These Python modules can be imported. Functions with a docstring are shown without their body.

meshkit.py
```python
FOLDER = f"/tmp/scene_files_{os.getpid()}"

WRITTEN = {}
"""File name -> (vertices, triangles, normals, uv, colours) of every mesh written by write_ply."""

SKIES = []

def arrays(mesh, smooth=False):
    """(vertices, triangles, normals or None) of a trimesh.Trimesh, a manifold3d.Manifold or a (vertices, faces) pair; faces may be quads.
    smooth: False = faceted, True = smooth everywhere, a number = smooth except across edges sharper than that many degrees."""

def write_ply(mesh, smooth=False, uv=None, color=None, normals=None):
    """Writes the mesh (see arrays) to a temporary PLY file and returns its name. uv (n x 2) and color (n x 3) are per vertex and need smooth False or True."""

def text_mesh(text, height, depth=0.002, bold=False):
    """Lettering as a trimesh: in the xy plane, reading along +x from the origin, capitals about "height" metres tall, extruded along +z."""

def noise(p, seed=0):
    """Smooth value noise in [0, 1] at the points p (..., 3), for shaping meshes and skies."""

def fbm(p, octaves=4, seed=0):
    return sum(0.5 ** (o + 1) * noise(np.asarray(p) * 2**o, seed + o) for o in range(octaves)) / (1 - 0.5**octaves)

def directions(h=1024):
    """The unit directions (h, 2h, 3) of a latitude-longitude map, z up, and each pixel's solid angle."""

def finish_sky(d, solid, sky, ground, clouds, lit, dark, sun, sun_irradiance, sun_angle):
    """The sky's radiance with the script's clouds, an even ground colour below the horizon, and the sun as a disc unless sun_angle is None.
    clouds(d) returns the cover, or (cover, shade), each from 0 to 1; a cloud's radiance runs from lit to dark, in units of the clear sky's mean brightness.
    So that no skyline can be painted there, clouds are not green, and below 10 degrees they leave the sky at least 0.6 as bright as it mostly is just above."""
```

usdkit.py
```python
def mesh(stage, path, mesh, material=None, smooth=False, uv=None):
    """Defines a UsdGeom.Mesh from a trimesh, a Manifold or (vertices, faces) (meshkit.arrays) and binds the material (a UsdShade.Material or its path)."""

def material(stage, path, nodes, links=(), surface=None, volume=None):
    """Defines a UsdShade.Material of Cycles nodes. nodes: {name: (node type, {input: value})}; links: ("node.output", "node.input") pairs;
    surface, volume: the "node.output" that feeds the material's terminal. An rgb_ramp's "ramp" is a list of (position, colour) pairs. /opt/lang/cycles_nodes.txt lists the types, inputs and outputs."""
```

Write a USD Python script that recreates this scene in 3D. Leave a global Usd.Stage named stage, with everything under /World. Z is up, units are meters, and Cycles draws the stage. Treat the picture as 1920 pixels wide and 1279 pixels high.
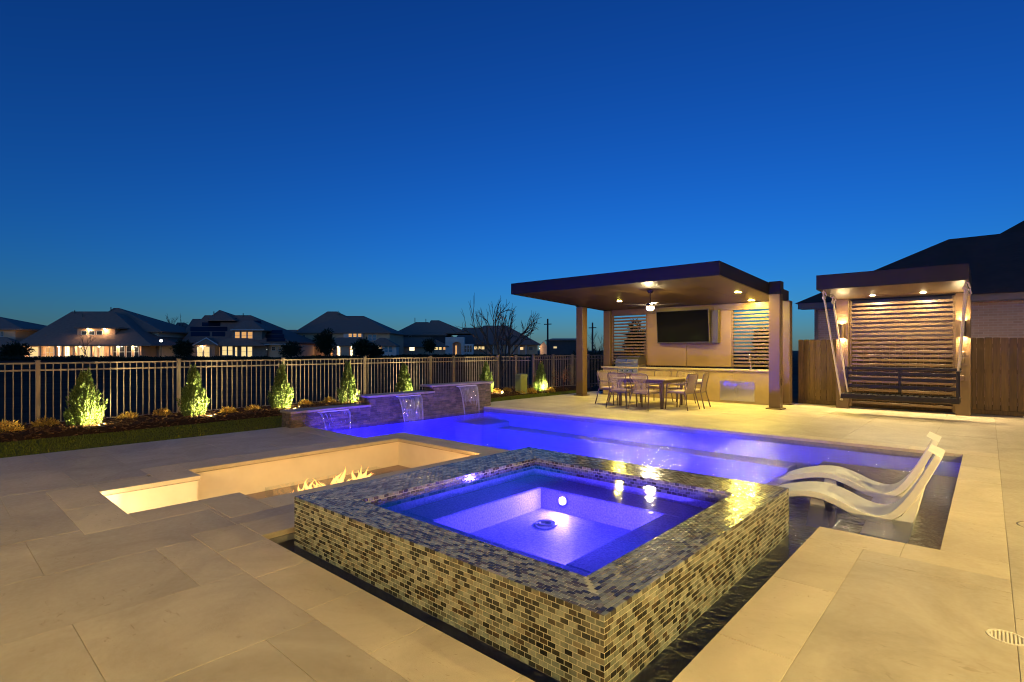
import math, random
import numpy as np
import trimesh
from scipy.spatial import ConvexHull
from shapely.geometry import Polygon, box as sbox
from shapely.ops import unary_union
from pxr import Usd, UsdGeom, UsdLux, UsdShade, Gf, Sdf, Vt
import usdkit, meshkit

# ------------------------------------------------------------------ camera, sky, exposure
stage = Usd.Stage.CreateInMemory()
UsdGeom.SetStageUpAxis(stage, UsdGeom.Tokens.z)
UsdGeom.SetStageMetersPerUnit(stage, 1.0)
UsdGeom.Xform.Define(stage, '/World')
UsdGeom.Scope.Define(stage, '/World/Looks')
EYE, YAW, FPX, HOR = 1.5, 41.76, 1000.0, 656.0
cam = UsdGeom.Camera.Define(stage, '/World/camera')
cam.CreateHorizontalApertureAttr(36.0)
cam.CreateFocalLengthAttr(36.0 * FPX / 1920)
cam.CreateVerticalApertureOffsetAttr((HOR - 639.5) / 1920 * 36.0)
cam.AddTranslateOp().Set(Gf.Vec3d(0, 0, EYE))
cam.AddRotateZOp().Set(YAW)
cam.AddRotateXOp().Set(90.0)
cam.CreateExposureAttr(0.0)

# dusk sky, the sun just at the horizon behind the camera (its disc is already out of sight: no sun lamp)
usdkit.material(stage, '/World/Looks/sky_dusk', {
    's': ('sky_texture', {'sky_type': 'single_scattering', 'sun_disc': False, 'sun_elevation': 0.15, 'sun_rotation': 2.75,
                          'altitude': 0.0, 'air_density': 1.2, 'aerosol_density': 0.2, 'ozone_density': 8.0}),
    'g': ('gamma', {'gamma': 1.4}),
    'w': ('mix_color', {'blend_type': 'multiply', 'fac': 1.0, 'b': (0.86, 0.95, 1.06)}),
    'b': ('background_shader', {'strength': 0.074})},
    [('s.color', 'g.color'), ('g.color', 'w.a'), ('w.result', 'b.color')], surface='b.background')
dome = UsdLux.DomeLight.Define(stage, '/World/sky')
UsdShade.MaterialBindingAPI.Apply(dome.GetPrim()).Bind(UsdShade.Material.Get(stage, '/World/Looks/sky_dusk'))
dome.GetPrim().SetCustomDataByKey('kind', 'structure')

yw = math.radians(YAW)
FW = np.array([-math.sin(yw), math.cos(yw)])
RT = np.array([math.cos(yw), math.sin(yw)])
WARM = (1.0, 0.72, 0.30)

# ------------------------------------------------------------------ mesh helpers
_c = np.array([[sx, sy, sz] for sx in (-1, 1) for sy in (-1, 1) for sz in (-1, 1)], float)
_pts = np.array([c * np.where(np.arange(3) == a, 1.0, 0.8) for c in _c for a in range(3)])
_h = ConvexHull(_pts)
_hf = _h.simplices.copy()
for _i, _s in enumerate(_hf):
    n_ = np.cross(_pts[_s[1]] - _pts[_s[0]], _pts[_s[2]] - _pts[_s[0]])
    if n_ @ _pts[_s].mean(0) < 0:
        _hf[_i] = _s[::-1]
BOXF = np.array([[0, 2, 3], [0, 3, 1], [4, 5, 7], [4, 7, 6], [0, 1, 5], [0, 5, 4], [2, 6, 7], [2, 7, 3], [0, 4, 6], [0, 6, 2], [1, 3, 7], [1, 7, 5]])[:, ::-1]
_chk = _c[BOXF[0]]
if np.cross(_chk[1] - _chk[0], _chk[2] - _chk[0]) @ _chk.mean(0) < 0:
    BOXF = BOXF[:, ::-1]


def bx(x0, x1, y0, y1, z0, z1, c=0.0):
    ctr = np.array([x0 + x1, y0 + y1, z0 + z1]) / 2
    hs = np.abs(np.array([x1 - x0, y1 - y0, z1 - z0])) / 2
    if c <= 0:
        return ctr + _c * hs, BOXF
    c = min(c, hs.min() * 0.9)
    v = np.array([s * np.where(np.arange(3) == a, hs, hs - c) for s in _c for a in range(3)])
    return ctr + v, _hf


def cat(*ms):
    ms = [m for x in ms for m in (x if isinstance(x, list) else [x])]
    vs, fs, n = [], [], 0
    for v, f in ms:
        vs.append(v); fs.append(np.asarray(f) + n); n += len(v)
    return np.vstack(vs), np.vstack(fs)


def rotz(m, a, o=(0, 0, 0)):
    ca, sa = math.cos(a), math.sin(a); o = np.array(o, float)
    v = np.asarray(m[0]) - o
    return np.stack([v[:, 0] * ca - v[:, 1] * sa, v[:, 0] * sa + v[:, 1] * ca, v[:, 2]], 1) + o, m[1]


def mv(m, t):
    return np.asarray(m[0]) + np.array(t, float), m[1]


def tube(points, r, sides=8, closed=False, caps=True):
    p = np.asarray(points, float); n = len(p)
    if closed:
        t = np.roll(p, -1, 0) - np.roll(p, 1, 0)
    else:
        t = np.gradient(p, axis=0)
    t /= np.linalg.norm(t, axis=1, keepdims=True) + 1e-12
    up = np.array([0, 0, 1.0]) if abs(t[0][2]) < 0.9 else np.array([1.0, 0, 0])
    a = np.cross(t[0], up); a /= np.linalg.norm(a)
    A = []
    for i in range(n):
        a = a - t[i] * (a @ t[i]); a /= np.linalg.norm(a) + 1e-12
        A.append(a)
    A = np.array(A); B = np.cross(t, A)
    ang = np.arange(sides) * 2 * np.pi / sides
    rr = np.broadcast_to(np.asarray(r, float), (n,))
    v = (p[:, None] + rr[:, None, None] * (np.cos(ang)[None, :, None] * A[:, None] + np.sin(ang)[None, :, None] * B[:, None])).reshape(-1, 3)
    fs = []
    for i in range(n if closed else n - 1):
        i2 = (i + 1) % n
        for j in range(sides):
            j2 = (j + 1) % sides
            a0, a1, b0, b1 = i * sides + j, i * sides + j2, i2 * sides + j, i2 * sides + j2
            fs += [[a0, a1, b1], [a0, b1, b0]]
    if caps and not closed:
        v = np.vstack([v, p[0], p[-1]])
        for j in range(sides):
            j2 = (j + 1) % sides
            fs += [[len(v) - 2, j2, j], [len(v) - 1, (n - 1) * sides + j, (n - 1) * sides + j2]]
    return v, np.array(fs)


def rod(p0, p1, r, sides=8, r1=None):
    return tube([p0, p1], [r, r if r1 is None else r1], sides)


def lathe(prof, n=20):
    """profile of (r, z) from bottom to top, around z."""
    prof = np.asarray(prof, float)
    ang = np.arange(n) * 2 * np.pi / n
    v = np.stack([prof[:, None, 0] * np.cos(ang), prof[:, None, 0] * np.sin(ang), np.broadcast_to(prof[:, None, 1], (len(prof), n))], -1).reshape(-1, 3)
    fs = []
    for i in range(len(prof) - 1):
        for j in range(n):
            j2 = (j + 1) % n
            fs += [[i * n + j, i * n + j2, (i + 1) * n + j2], [i * n + j, (i + 1) * n + j2, (i + 1) * n + j]]
    return v, np.array(fs)


def disc(c, nrm, r, n=16, th=0.004):
    """thin solid disc."""
    c = np.array(c, float); nrm = np.array(nrm, float); nrm /= np.linalg.norm(nrm)
    return rod(c, c + nrm * th, r, n)


def prism(poly, z0, z1, c=0.0):
    poly = poly.simplify(0.0005)
    if poly.exterior.is_ccw is False:
        poly = Polygon(poly.exterior.coords[::-1], [h.coords for h in poly.interiors])
    rings = [np.array(poly.exterior.coords)[:-1]]
    if not poly.interiors and c > 0:
        inn = poly.buffer(-c, join_style=2)
        if inn.geom_type == 'Polygon' and len(inn.exterior.coords) == len(poly.exterior.coords):
            a = rings[0]
            b = np.array(inn.exterior.coords)[:-1]
            if inn.exterior.is_ccw is False:
                b = b[::-1]
            k = np.argmin(np.linalg.norm(b - a[0], axis=1)); b = np.roll(b, -k, 0)
            n = len(a)
            v = np.vstack([np.c_[a, np.full(n, z0)], np.c_[a, np.full(n, z1 - c)], np.c_[b, np.full(n, z1)]])
            fs = []
            for l in range(2):
                for j in range(n):
                    j2 = (j + 1) % n
                    fs += [[l * n + j, l * n + j2, (l + 1) * n + j2], [l * n + j, (l + 1) * n + j2, (l + 1) * n + j]]
            tv, tf = trimesh.creation.triangulate_polygon(Polygon(b), engine='earcut')
            tv = np.asarray(tv)[:, :2]
            idx = np.array([np.argmin(np.linalg.norm(b - q, axis=1)) for q in tv])
            tf = idx[np.asarray(tf)]
            out = []
            for t in tf:
                p, q, r = b[t[0]], b[t[1]], b[t[2]]
                if (q[0] - p[0]) * (r[1] - p[1]) - (q[1] - p[1]) * (r[0] - p[0]) < 0:
                    t = t[::-1]
                out.append(t)
            out = np.array(out)
            return v, np.vstack([np.array(fs), out + 2 * n, out[:, ::-1]])
    m = trimesh.creation.extrude_polygon(poly, z1 - z0, engine='earcut'); m.apply_translation([0, 0, z0])
    return np.array(m.vertices), np.array(m.faces)


# ------------------------------------------------------------------ scene helpers
_used = {}


def numbered(path):
    k = _used.get(path, 0); _used[path] = k + 1
    return path if k == 0 else f'{path}_{k:03d}'


def setd(prim, **kw):
    for k, v in kw.items():
        if v:
            prim.SetCustomDataByKey(k, v)
    return prim


def obj(name, mesh, m, parent='/World', smooth=False, tone=0, **kw):
    """one Mesh prim; tone = number of faces of each loose piece, each of which gets its own random number (primvar 'tone')."""
    path = numbered(f'{parent}/{name}')
    me = usdkit.mesh(stage, path, mesh, M[m] if isinstance(m, str) else m, smooth=smooth)
    if tone:
        nf = len(mesh[1])
        val = np.repeat(np.random.default_rng(nf).random(nf // tone + 1), tone)[:nf].astype(np.float32)
        UsdGeom.PrimvarsAPI(me).CreatePrimvar('tone', Sdf.ValueTypeNames.FloatArray, 'uniform').Set(Vt.FloatArray.FromNumpy(val))
    setd(me.GetPrim(), **kw)
    return path


def thing(name, label, category, loc=(0, 0, 0), rz=0.0, sc=(1, 1, 1), group=None, kind=None):
    path = numbered(f'/World/{name}')
    x = UsdGeom.Xform.Define(stage, path)
    x.AddTranslateOp().Set(Gf.Vec3d(*map(float, loc))); x.AddRotateZOp().Set(float(rz)); x.AddScaleOp().Set(Gf.Vec3f(*map(float, sc)))
    setd(x.GetPrim(), label=label, category=category, group=group, kind=kind)
    return path


def dup(src, label, loc, rz=0.0, sc=(1, 1, 1)):
    was = stage.GetPrimAtPath(src).GetCustomData()
    name = src.split('/')[-1]
    base = name[:-4] if name[-4] == '_' and name[-3:].isdigit() else name
    p = thing(base, label, was['category'], loc, rz, sc, was.get('group'))
    pr = stage.GetPrimAtPath(p)
    pr.GetReferences().AddInternalReference(src); pr.SetInstanceable(True)
    return p


M = {}


def mat(name, col, rough=0.5, col2=None, scale=5.0, bump=0.0, bscale=None, metallic=0.0, spec=0.5, sheen=0.0, stretch=(1, 1, 1), detail=5, bdist=0.02, isl=0.0, coat=0.0, obrand=0.0):
    """principled with a noise between two colours, optional bump, per-island / per-object brightness variation."""
    nodes = {'p': ('principled_bsdf', {'roughness': rough, 'metallic': metallic, 'specular_ior_level': spec, 'coat_weight': coat, 'base_color': col})}
    links = []
    if col2 is not None or bump or isl or obrand:
        nodes['g'] = ('geometry', {}); nodes['m'] = ('mapping', {'scale': stretch}); links.append(('g.position', 'm.vector'))
    src = None
    if col2 is not None:
        nodes['n'] = ('noise_texture', {'scale': scale, 'detail': float(detail), 'roughness': 0.6})
        nodes['r'] = ('rgb_ramp', {'ramp': [(0.3, col), (0.7, col2)]})
        links += [('m.vector', 'n.vector'), ('n.fac', 'r.fac')]
        src = 'r.color'
    if isl or obrand:
        nodes['mr'] = ('map_range', {'to_min': 1 - (isl or obrand), 'to_max': 1 + (isl or obrand)})
        if isl:
            nodes['at'] = ('attribute', {'attribute': 'tone'})
            links.append(('at.fac', 'mr.value'))
        else:
            nodes['oi'] = ('object_info', {}); links.append(('oi.random', 'mr.value'))
        nodes['mx'] = ('mix_color', {'blend_type': 'multiply', 'fac': 1.0, 'a': col})
        links += [('mr.result', 'mx.b')]
        if src:
            links.append((src, 'mx.a'))
        src = 'mx.result'
    if src:
        links.append((src, 'p.base_color'))
    if bump:
        nodes['bn'] = ('noise_texture', {'scale': bscale or scale * 3, 'detail': 6.0, 'roughness': 0.65})
        nodes['bu'] = ('bump', {'strength': bump, 'distance': bdist})
        links += [('m.vector', 'bn.vector'), ('bn.fac', 'bu.height'), ('bu.normal', 'p.normal')]
    M[name] = usdkit.material(stage, f'/World/Looks/{name}', nodes, links, surface='p.BSDF')


def emit(name, col, s):
    s *= 3.2
    M[name] = usdkit.material(stage, f'/World/Looks/{name}', {'e': ('emission', {'color': col, 'strength': s})}, [], surface='e.emission')


rng = random.Random(7)
nrg = np.random.default_rng(7)

# ------------------------------------------------------------------ materials
def stone_mat(name, c1, c2, vein, vs, rough=0.55):
    """sawn limestone: cloudy tone, fine grain, darker veins / pits."""
    M[name] = usdkit.material(stage, f'/World/Looks/{name}', {
        'g': ('geometry', {}), 'oi': ('object_info', {}),
        'mr': ('map_range', {'to_min': 0.90, 'to_max': 1.08}),
        'n1': ('noise_texture', {'scale': 1.1, 'detail': 7.0, 'roughness': 0.66, 'distortion': 1.2}),
        'r1': ('rgb_ramp', {'ramp': [(0.28, c1), (0.5, tuple((a + b) / 2 for a, b in zip(c1, c2))), (0.72, c2)]}),
        'mp': ('mapping', {'scale': (1.0, 2.6, 1.0), 'rotation': (0, 0, 0.5)}),
        'n2': ('noise_texture', {'scale': vs, 'detail': 8.0, 'roughness': 0.72, 'distortion': 1.6}),
        'r2': ('rgb_ramp', {'ramp': [(0.335, (1, 1, 1)), (0.40, (0, 0, 0))]}),
        'n5': ('noise_texture', {'scale': 2.1, 'detail': 3.0}), 'r5': ('rgb_ramp', {'ramp': [(0.44, (0, 0, 0)), (0.6, (0.9, 0.9, 0.9))]}),
        'vm': ('math', {'math_type': 'multiply'}),
        'mv': ('mix_color', {'blend_type': 'mix', 'b': vein}),
        'n3': ('noise_texture', {'scale': 190.0, 'detail': 4.0, 'roughness': 0.7}),
        'r3': ('rgb_ramp', {'ramp': [(0.3, (0.90, 0.90, 0.90)), (0.7, (1.06, 1.06, 1.06))]}),
        'mg': ('mix_color', {'blend_type': 'multiply', 'fac': 1.0}),
        'mo': ('mix_color', {'blend_type': 'multiply', 'fac': 1.0}),
        'n4': ('noise_texture', {'scale': 26.0, 'detail': 7.0, 'roughness': 0.7}),
        'rr': ('map_range', {'from_min': 0.3, 'from_max': 0.7, 'to_min': rough - 0.12, 'to_max': rough + 0.12}),
        'bu': ('bump', {'strength': 0.25, 'distance': 0.006}),
        'p': ('principled_bsdf', {'specular_ior_level': 0.35})},
        [('g.position', 'n1.vector'), ('n1.fac', 'r1.fac'), ('g.position', 'mp.vector'), ('mp.vector', 'n2.vector'), ('n2.fac', 'r2.fac'),
         ('g.position', 'n5.vector'), ('n5.fac', 'r5.fac'), ('r2.color', 'vm.value1'), ('r5.color', 'vm.value2'), ('vm.value', 'mv.fac'), ('r1.color', 'mv.a'),
         ('g.position', 'n3.vector'), ('n3.fac', 'r3.fac'), ('mv.result', 'mg.a'), ('r3.color', 'mg.b'), ('oi.random', 'mr.value'), ('mg.result', 'mo.a'), ('mr.result', 'mo.b'),
         ('mo.result', 'p.base_color'), ('g.position', 'n4.vector'), ('n4.fac', 'rr.value'), ('rr.result', 'p.roughness'), ('n4.fac', 'bu.height'), ('bu.normal', 'p.normal')],
        surface='p.BSDF')


stone_mat('slab_stone', (0.27, 0.225, 0.155), (0.43, 0.365, 0.265), (0.19, 0.14, 0.08), 5.0, 0.5)
stone_mat('coping_stone', (0.36, 0.295, 0.20), (0.49, 0.41, 0.29), (0.16, 0.105, 0.05), 9.0, 0.55)
mat('grout', (0.40, 0.33, 0.235), 0.9, (0.14, 0.11, 0.075), 1.7)
mat('pit_plaster', (0.60, 0.50, 0.36), 0.75, (0.68, 0.58, 0.43), 2.2, bump=0.15, bscale=30, bdist=0.01)
mat('pit_seat', (0.36, 0.26, 0.18), 0.7, (0.42, 0.31, 0.22), 4, bump=0.1, bscale=40)
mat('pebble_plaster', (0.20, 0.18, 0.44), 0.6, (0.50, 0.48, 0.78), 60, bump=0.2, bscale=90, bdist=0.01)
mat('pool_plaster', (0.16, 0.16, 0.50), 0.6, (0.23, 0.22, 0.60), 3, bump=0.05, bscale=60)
mat('ledge_plaster', (0.13, 0.090, 0.035), 0.6, (0.34, 0.25, 0.11), 55, bump=0.15, bscale=60)
mat('waterline_tile', (0.16, 0.15, 0.14), 0.25, (0.22, 0.21, 0.19), 20)
mat('tile_grout', (0.36, 0.35, 0.28), 0.85, (0.27, 0.26, 0.21), 30)
mat('bronze_metal', (0.070, 0.040, 0.014), 0.42, (0.084, 0.048, 0.018), 3, metallic=0.0, spec=0.5)
mat('dark_bronze', (0.010, 0.008, 0.009), 0.5, (0.014, 0.011, 0.011), 3, spec=0.2)
mat('soffit_metal', (0.038, 0.020, 0.006), 0.4, (0.046, 0.025, 0.008), 1.5, spec=0.3)
mat('panel_metal', (0.125, 0.074, 0.030), 0.4, (0.145, 0.088, 0.036), 1.5, spec=0.5)
mat('fence_metal', (0.16, 0.115, 0.08), 0.5, (0.20, 0.145, 0.10), 5, spec=0.4)
mat('steel', (0.55, 0.52, 0.46), 0.28, (0.62, 0.58, 0.50), 40, metallic=1.0, stretch=(1, 1, 14))
mat('chrome', (0.75, 0.72, 0.66), 0.12, metallic=1.0)
mat('dark_steel', (0.10, 0.09, 0.08), 0.35, metallic=0.8)
mat('counter_top', (0.20, 0.15, 0.10), 0.35, (0.30, 0.23, 0.15), 14)
mat('counter_clad', (0.19, 0.13, 0.055), 0.55, (0.27, 0.19, 0.085), 1.3, bump=0.1, bscale=18, detail=8)
mat('tv_black', (0.003, 0.003, 0.003), 0.10, spec=0.5)
mat('tv_shell', (0.03, 0.022, 0.016), 0.45)
mat('white_plastic', (0.70, 0.66, 0.56), 0.4)
mat('lounger_resin', (0.56, 0.545, 0.53), 0.6, (0.62, 0.605, 0.59), 8, bump=0.04, bscale=160, spec=0.3)
mat('chair_frame', (0.07, 0.042, 0.03), 0.42, (0.09, 0.055, 0.04), 12)
mat('chair_rope', (0.30, 0.22, 0.13), 0.8, (0.22, 0.16, 0.09), 90, bump=0.3, bscale=300, bdist=0.004)
mat('chair_cushion', (0.34, 0.25, 0.14), 0.9, (0.27, 0.19, 0.11), 60, bump=0.2, bscale=260, bdist=0.004)
mat('table_top_stone', (0.11, 0.07, 0.04), 0.5, (0.15, 0.10, 0.06), 7)
mat('swing_rope', (0.52, 0.42, 0.28), 0.85, (0.38, 0.30, 0.19), 120, bump=0.4, bscale=180, bdist=0.01)
mat('ledge_stone', (0.035, 0.024, 0.017), 0.65, (0.11, 0.077, 0.05), 9, bump=0.6, bscale=26, bdist=0.02, obrand=0.45)
mat('cap_stone', (0.16, 0.125, 0.09), 0.55, (0.22, 0.175, 0.13), 5, bump=0.1, bscale=30)
mat('wall_core', (0.03, 0.025, 0.02), 0.9)
for i_, (c1, c2) in enumerate([((0.055, 0.028, 0.009), (0.13, 0.072, 0.022)), ((0.065, 0.034, 0.011), (0.15, 0.085, 0.028)), ((0.045, 0.022, 0.007), (0.11, 0.06, 0.018))]):
    mat(f'cedar_{"abc"[i_]}', c1, 0.75, c2, 7, stretch=(7, 7, 0.55), bump=0.3, bscale=16, bdist=0.01, detail=8)
mat('fence_rot', (0.05, 0.04, 0.02), 0.9)
mat('grass_blade', (0.065, 0.082, 0.005), 0.8, (0.11, 0.135, 0.010), 20, spec=0.1)
mat('lawn_soil', (0.044, 0.054, 0.004), 0.95, (0.066, 0.080, 0.006), 8, spec=0.1, bump=0.6, bscale=60)
mat('mulch', (0.020, 0.010, 0.004), 0.95, (0.045, 0.022, 0.009), 30, spec=0.1, bump=0.9, bscale=50, bdist=0.03)
mat('bark_chips', (0.045, 0.022, 0.009), 0.9, (0.11, 0.058, 0.024), 14, isl=0.5, spec=0.15)
mat('field_ground', (0.022, 0.017, 0.009), 1.0, (0.05, 0.034, 0.018), 0.5, spec=0.06, bump=0.6, bscale=6, bdist=0.1)
mat('bark', (0.055, 0.04, 0.03), 0.9, (0.10, 0.075, 0.055), 12, stretch=(1, 1, 0.3), bump=0.5, bscale=30)
mat('asphalt_shingle', (0.24, 0.14, 0.095), 0.95, (0.31, 0.185, 0.125), 2.5, bump=0.5, bscale=9, bdist=0.05)
mat('black_shingle', (0.03, 0.018, 0.013), 0.95, (0.045, 0.027, 0.02), 2.5, bump=0.5, bscale=9, bdist=0.05)
mat('shingle_warm', (0.32, 0.165, 0.11), 0.95, (0.24, 0.128, 0.085), 2.5, bump=0.5, bscale=9, bdist=0.05)
mat('stucco_tan', (0.75, 0.44, 0.25), 0.9, (0.66, 0.38, 0.21), 1)
mat('stucco_white', (0.85, 0.64, 0.50), 0.9, (0.76, 0.57, 0.45), 1)
mat('brick_grey', (0.30, 0.21, 0.15), 0.9, (0.22, 0.155, 0.11), 3)
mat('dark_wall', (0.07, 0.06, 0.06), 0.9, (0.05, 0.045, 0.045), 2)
mat('trim_white', (0.60, 0.57, 0.53), 0.7)
mat('window_dark', (0.02, 0.022, 0.028), 0.1)
mat('window_teal', (0.06, 0.22, 0.26), 0.3)
mat('solar_black', (0.006, 0.007, 0.010), 0.3)
mat('utility_green', (0.14, 0.15, 0.04), 0.6, (0.17, 0.18, 0.05), 5)
mat('wood_pole', (0.05, 0.04, 0.035), 0.9)
mat('drain_metal', (0.55, 0.50, 0.40), 0.4)
mat('black_void', (0.008, 0.008, 0.008), 0.9)
mat('fixture_bronze', (0.05, 0.035, 0.02), 0.5)
mat('brick_far', (0.2, 0.15, 0.13), 0.9)
M['neighbour_brick'] = usdkit.material(stage, '/World/Looks/neighbour_brick', {
    'g': ('geometry', {}), 'sx': ('separate_xyz', {}), 'cx': ('combine_xyz', {}),
    'b': ('brick_texture', {'color1': (0.46, 0.29, 0.22), 'color2': (0.36, 0.22, 0.17), 'mortar': (0.46, 0.34, 0.28), 'scale': 1.0, 'brick_width': 0.21, 'row_height': 0.075, 'mortar_size': 0.008}),
    'bu': ('bump', {'strength': 0.5, 'distance': 0.01, 'invert': True}),
    'p': ('principled_bsdf', {'roughness': 0.9})},
    [('g.position', 'sx.vector'), ('sx.x', 'cx.x'), ('sx.z', 'cx.y'), ('cx.vector', 'b.vector'), ('b.color', 'p.base_color'), ('b.fac', 'bu.height'), ('bu.normal', 'p.normal')], surface='p.BSDF')


def leaf_mat(name, c1, c2, tr=0.35, scale=14):
    M[name] = usdkit.material(stage, f'/World/Looks/{name}', {
        'g': ('attribute', {'attribute': 'tone'}), 'mr': ('rgb_ramp', {'ramp': [(0, c1), (1, c2)]}),
        'd': ('principled_bsdf', {'roughness': 0.6, 'specular_ior_level': 0.25}), 't': ('translucent_bsdf', {}), 'm': ('mix_closure', {'fac': tr})},
        [('g.fac', 'mr.fac'), ('mr.color', 'd.base_color'), ('mr.color', 't.color'), ('d.BSDF', 'm.closure1'), ('t.BSDF', 'm.closure2')], surface='m.closure')


leaf_mat('cypress_leaf', (0.045, 0.075, 0.012), (0.13, 0.17, 0.035))
leaf_mat('golden_leaf', (0.24, 0.12, 0.015), (0.66, 0.42, 0.07))
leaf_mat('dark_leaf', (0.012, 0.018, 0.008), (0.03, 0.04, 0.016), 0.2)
leaf_mat('red_leaf', (0.10, 0.035, 0.02), (0.16, 0.07, 0.04), 0.3)


def water_mat(name, tint, scales, strength, dist, rough2, gl=1.0, ior=1.33):
    """surface of the water: see-through, mirrored by fresnel, rippled."""
    M[name] = usdkit.material(stage, f'/World/Looks/{name}', {
        'g': ('geometry', {}), 'mp': ('mapping', {'scale': (1.0, 1.35, 1.0), 'rotation': (0, 0, 0.4)}),
        'n1': ('noise_texture', {'scale': scales[0], 'detail': 3.0, 'roughness': 0.5, 'distortion': 0.7}),
        'n2': ('noise_texture', {'scale': scales[1], 'detail': 2.0, 'roughness': 0.5, 'distortion': 0.4}),
        'ad': ('math', {'math_type': 'multiply_add', 'value2': 0.35}),
        'bu': ('bump', {'strength': strength, 'distance': dist}),
        'f': ('fresnel', {'IOR': ior}), 't': ('transparent_bsdf', {'color': tint}), 'gl0': ('glossy_bsdf', {'roughness': 0.035, 'color': (gl, gl, gl)}), 'gl1': ('glossy_bsdf', {'roughness': rough2, 'color': (gl, gl, gl)}), 'gl': ('mix_closure', {'fac': 0.38}),
        'm': ('mix_closure', {})},
        [('g.position', 'mp.vector'), ('mp.vector', 'n1.vector'), ('mp.vector', 'n2.vector'), ('n2.fac', 'ad.value1'), ('n1.fac', 'ad.value3'), ('ad.value', 'bu.height'),
         ('bu.normal', 'gl0.normal'), ('bu.normal', 'gl1.normal'), ('gl0.BSDF', 'gl.closure1'), ('gl1.BSDF', 'gl.closure2'), ('bu.normal', 'f.normal'), ('f.fac', 'm.fac'), ('t.BSDF', 'm.closure1'), ('gl.closure', 'm.closure2')], surface='m.closure')


water_mat('pool_surface', (0.88, 0.90, 1.0), (9.0, 30.0), 1.0, 0.024, 0.15)
water_mat('spa_surface', (0.92, 0.93, 1.0), (6.0, 19.0), 1.0, 0.0016, 0.06)
M['falling_water'] = usdkit.material(stage, '/World/Looks/falling_water', {
    'g': ('geometry', {}), 'mp': ('mapping', {'scale': (1, 9.0, 2.2)}), 'n': ('noise_texture', {'scale': 5.0, 'detail': 3.0}),
    'bu': ('bump', {'strength': 1.0, 'distance': 0.05}), 'f': ('layer_weight', {'blend': 0.35}), 'mr': ('map_range', {'to_min': 0.28, 'to_max': 0.9}),
    't': ('transparent_bsdf', {'color': (0.96, 0.97, 1)}), 'gl': ('glossy_bsdf', {'roughness': 0.08}), 'd': ('translucent_bsdf', {'color': (0.8, 0.8, 0.85)}), 'm2': ('mix_closure', {'fac': 0.35}), 'm': ('mix_closure', {})},
    [('g.position', 'mp.vector'), ('mp.vector', 'n.vector'), ('n.fac', 'bu.height'), ('bu.normal', 'gl.normal'), ('bu.normal', 'f.normal'), ('f.facing', 'mr.value'), ('mr.result', 'm.fac'),
     ('gl.BSDF', 'm2.closure1'), ('d.BSDF', 'm2.closure2'), ('t.BSDF', 'm.closure1'), ('m2.closure', 'm.closure2')], surface='m.closure')
M['clear_glass'] = usdkit.material(stage, '/World/Looks/clear_glass', {
    't': ('transparent_bsdf', {'color': (0.97, 0.975, 0.97)}), 'gl': ('glossy_bsdf', {'roughness': 0.02}), 'm': ('mix_closure', {'fac': 0.05})},
    [('t.BSDF', 'm.closure1'), ('gl.BSDF', 'm.closure2')], surface='m.closure')
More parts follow.
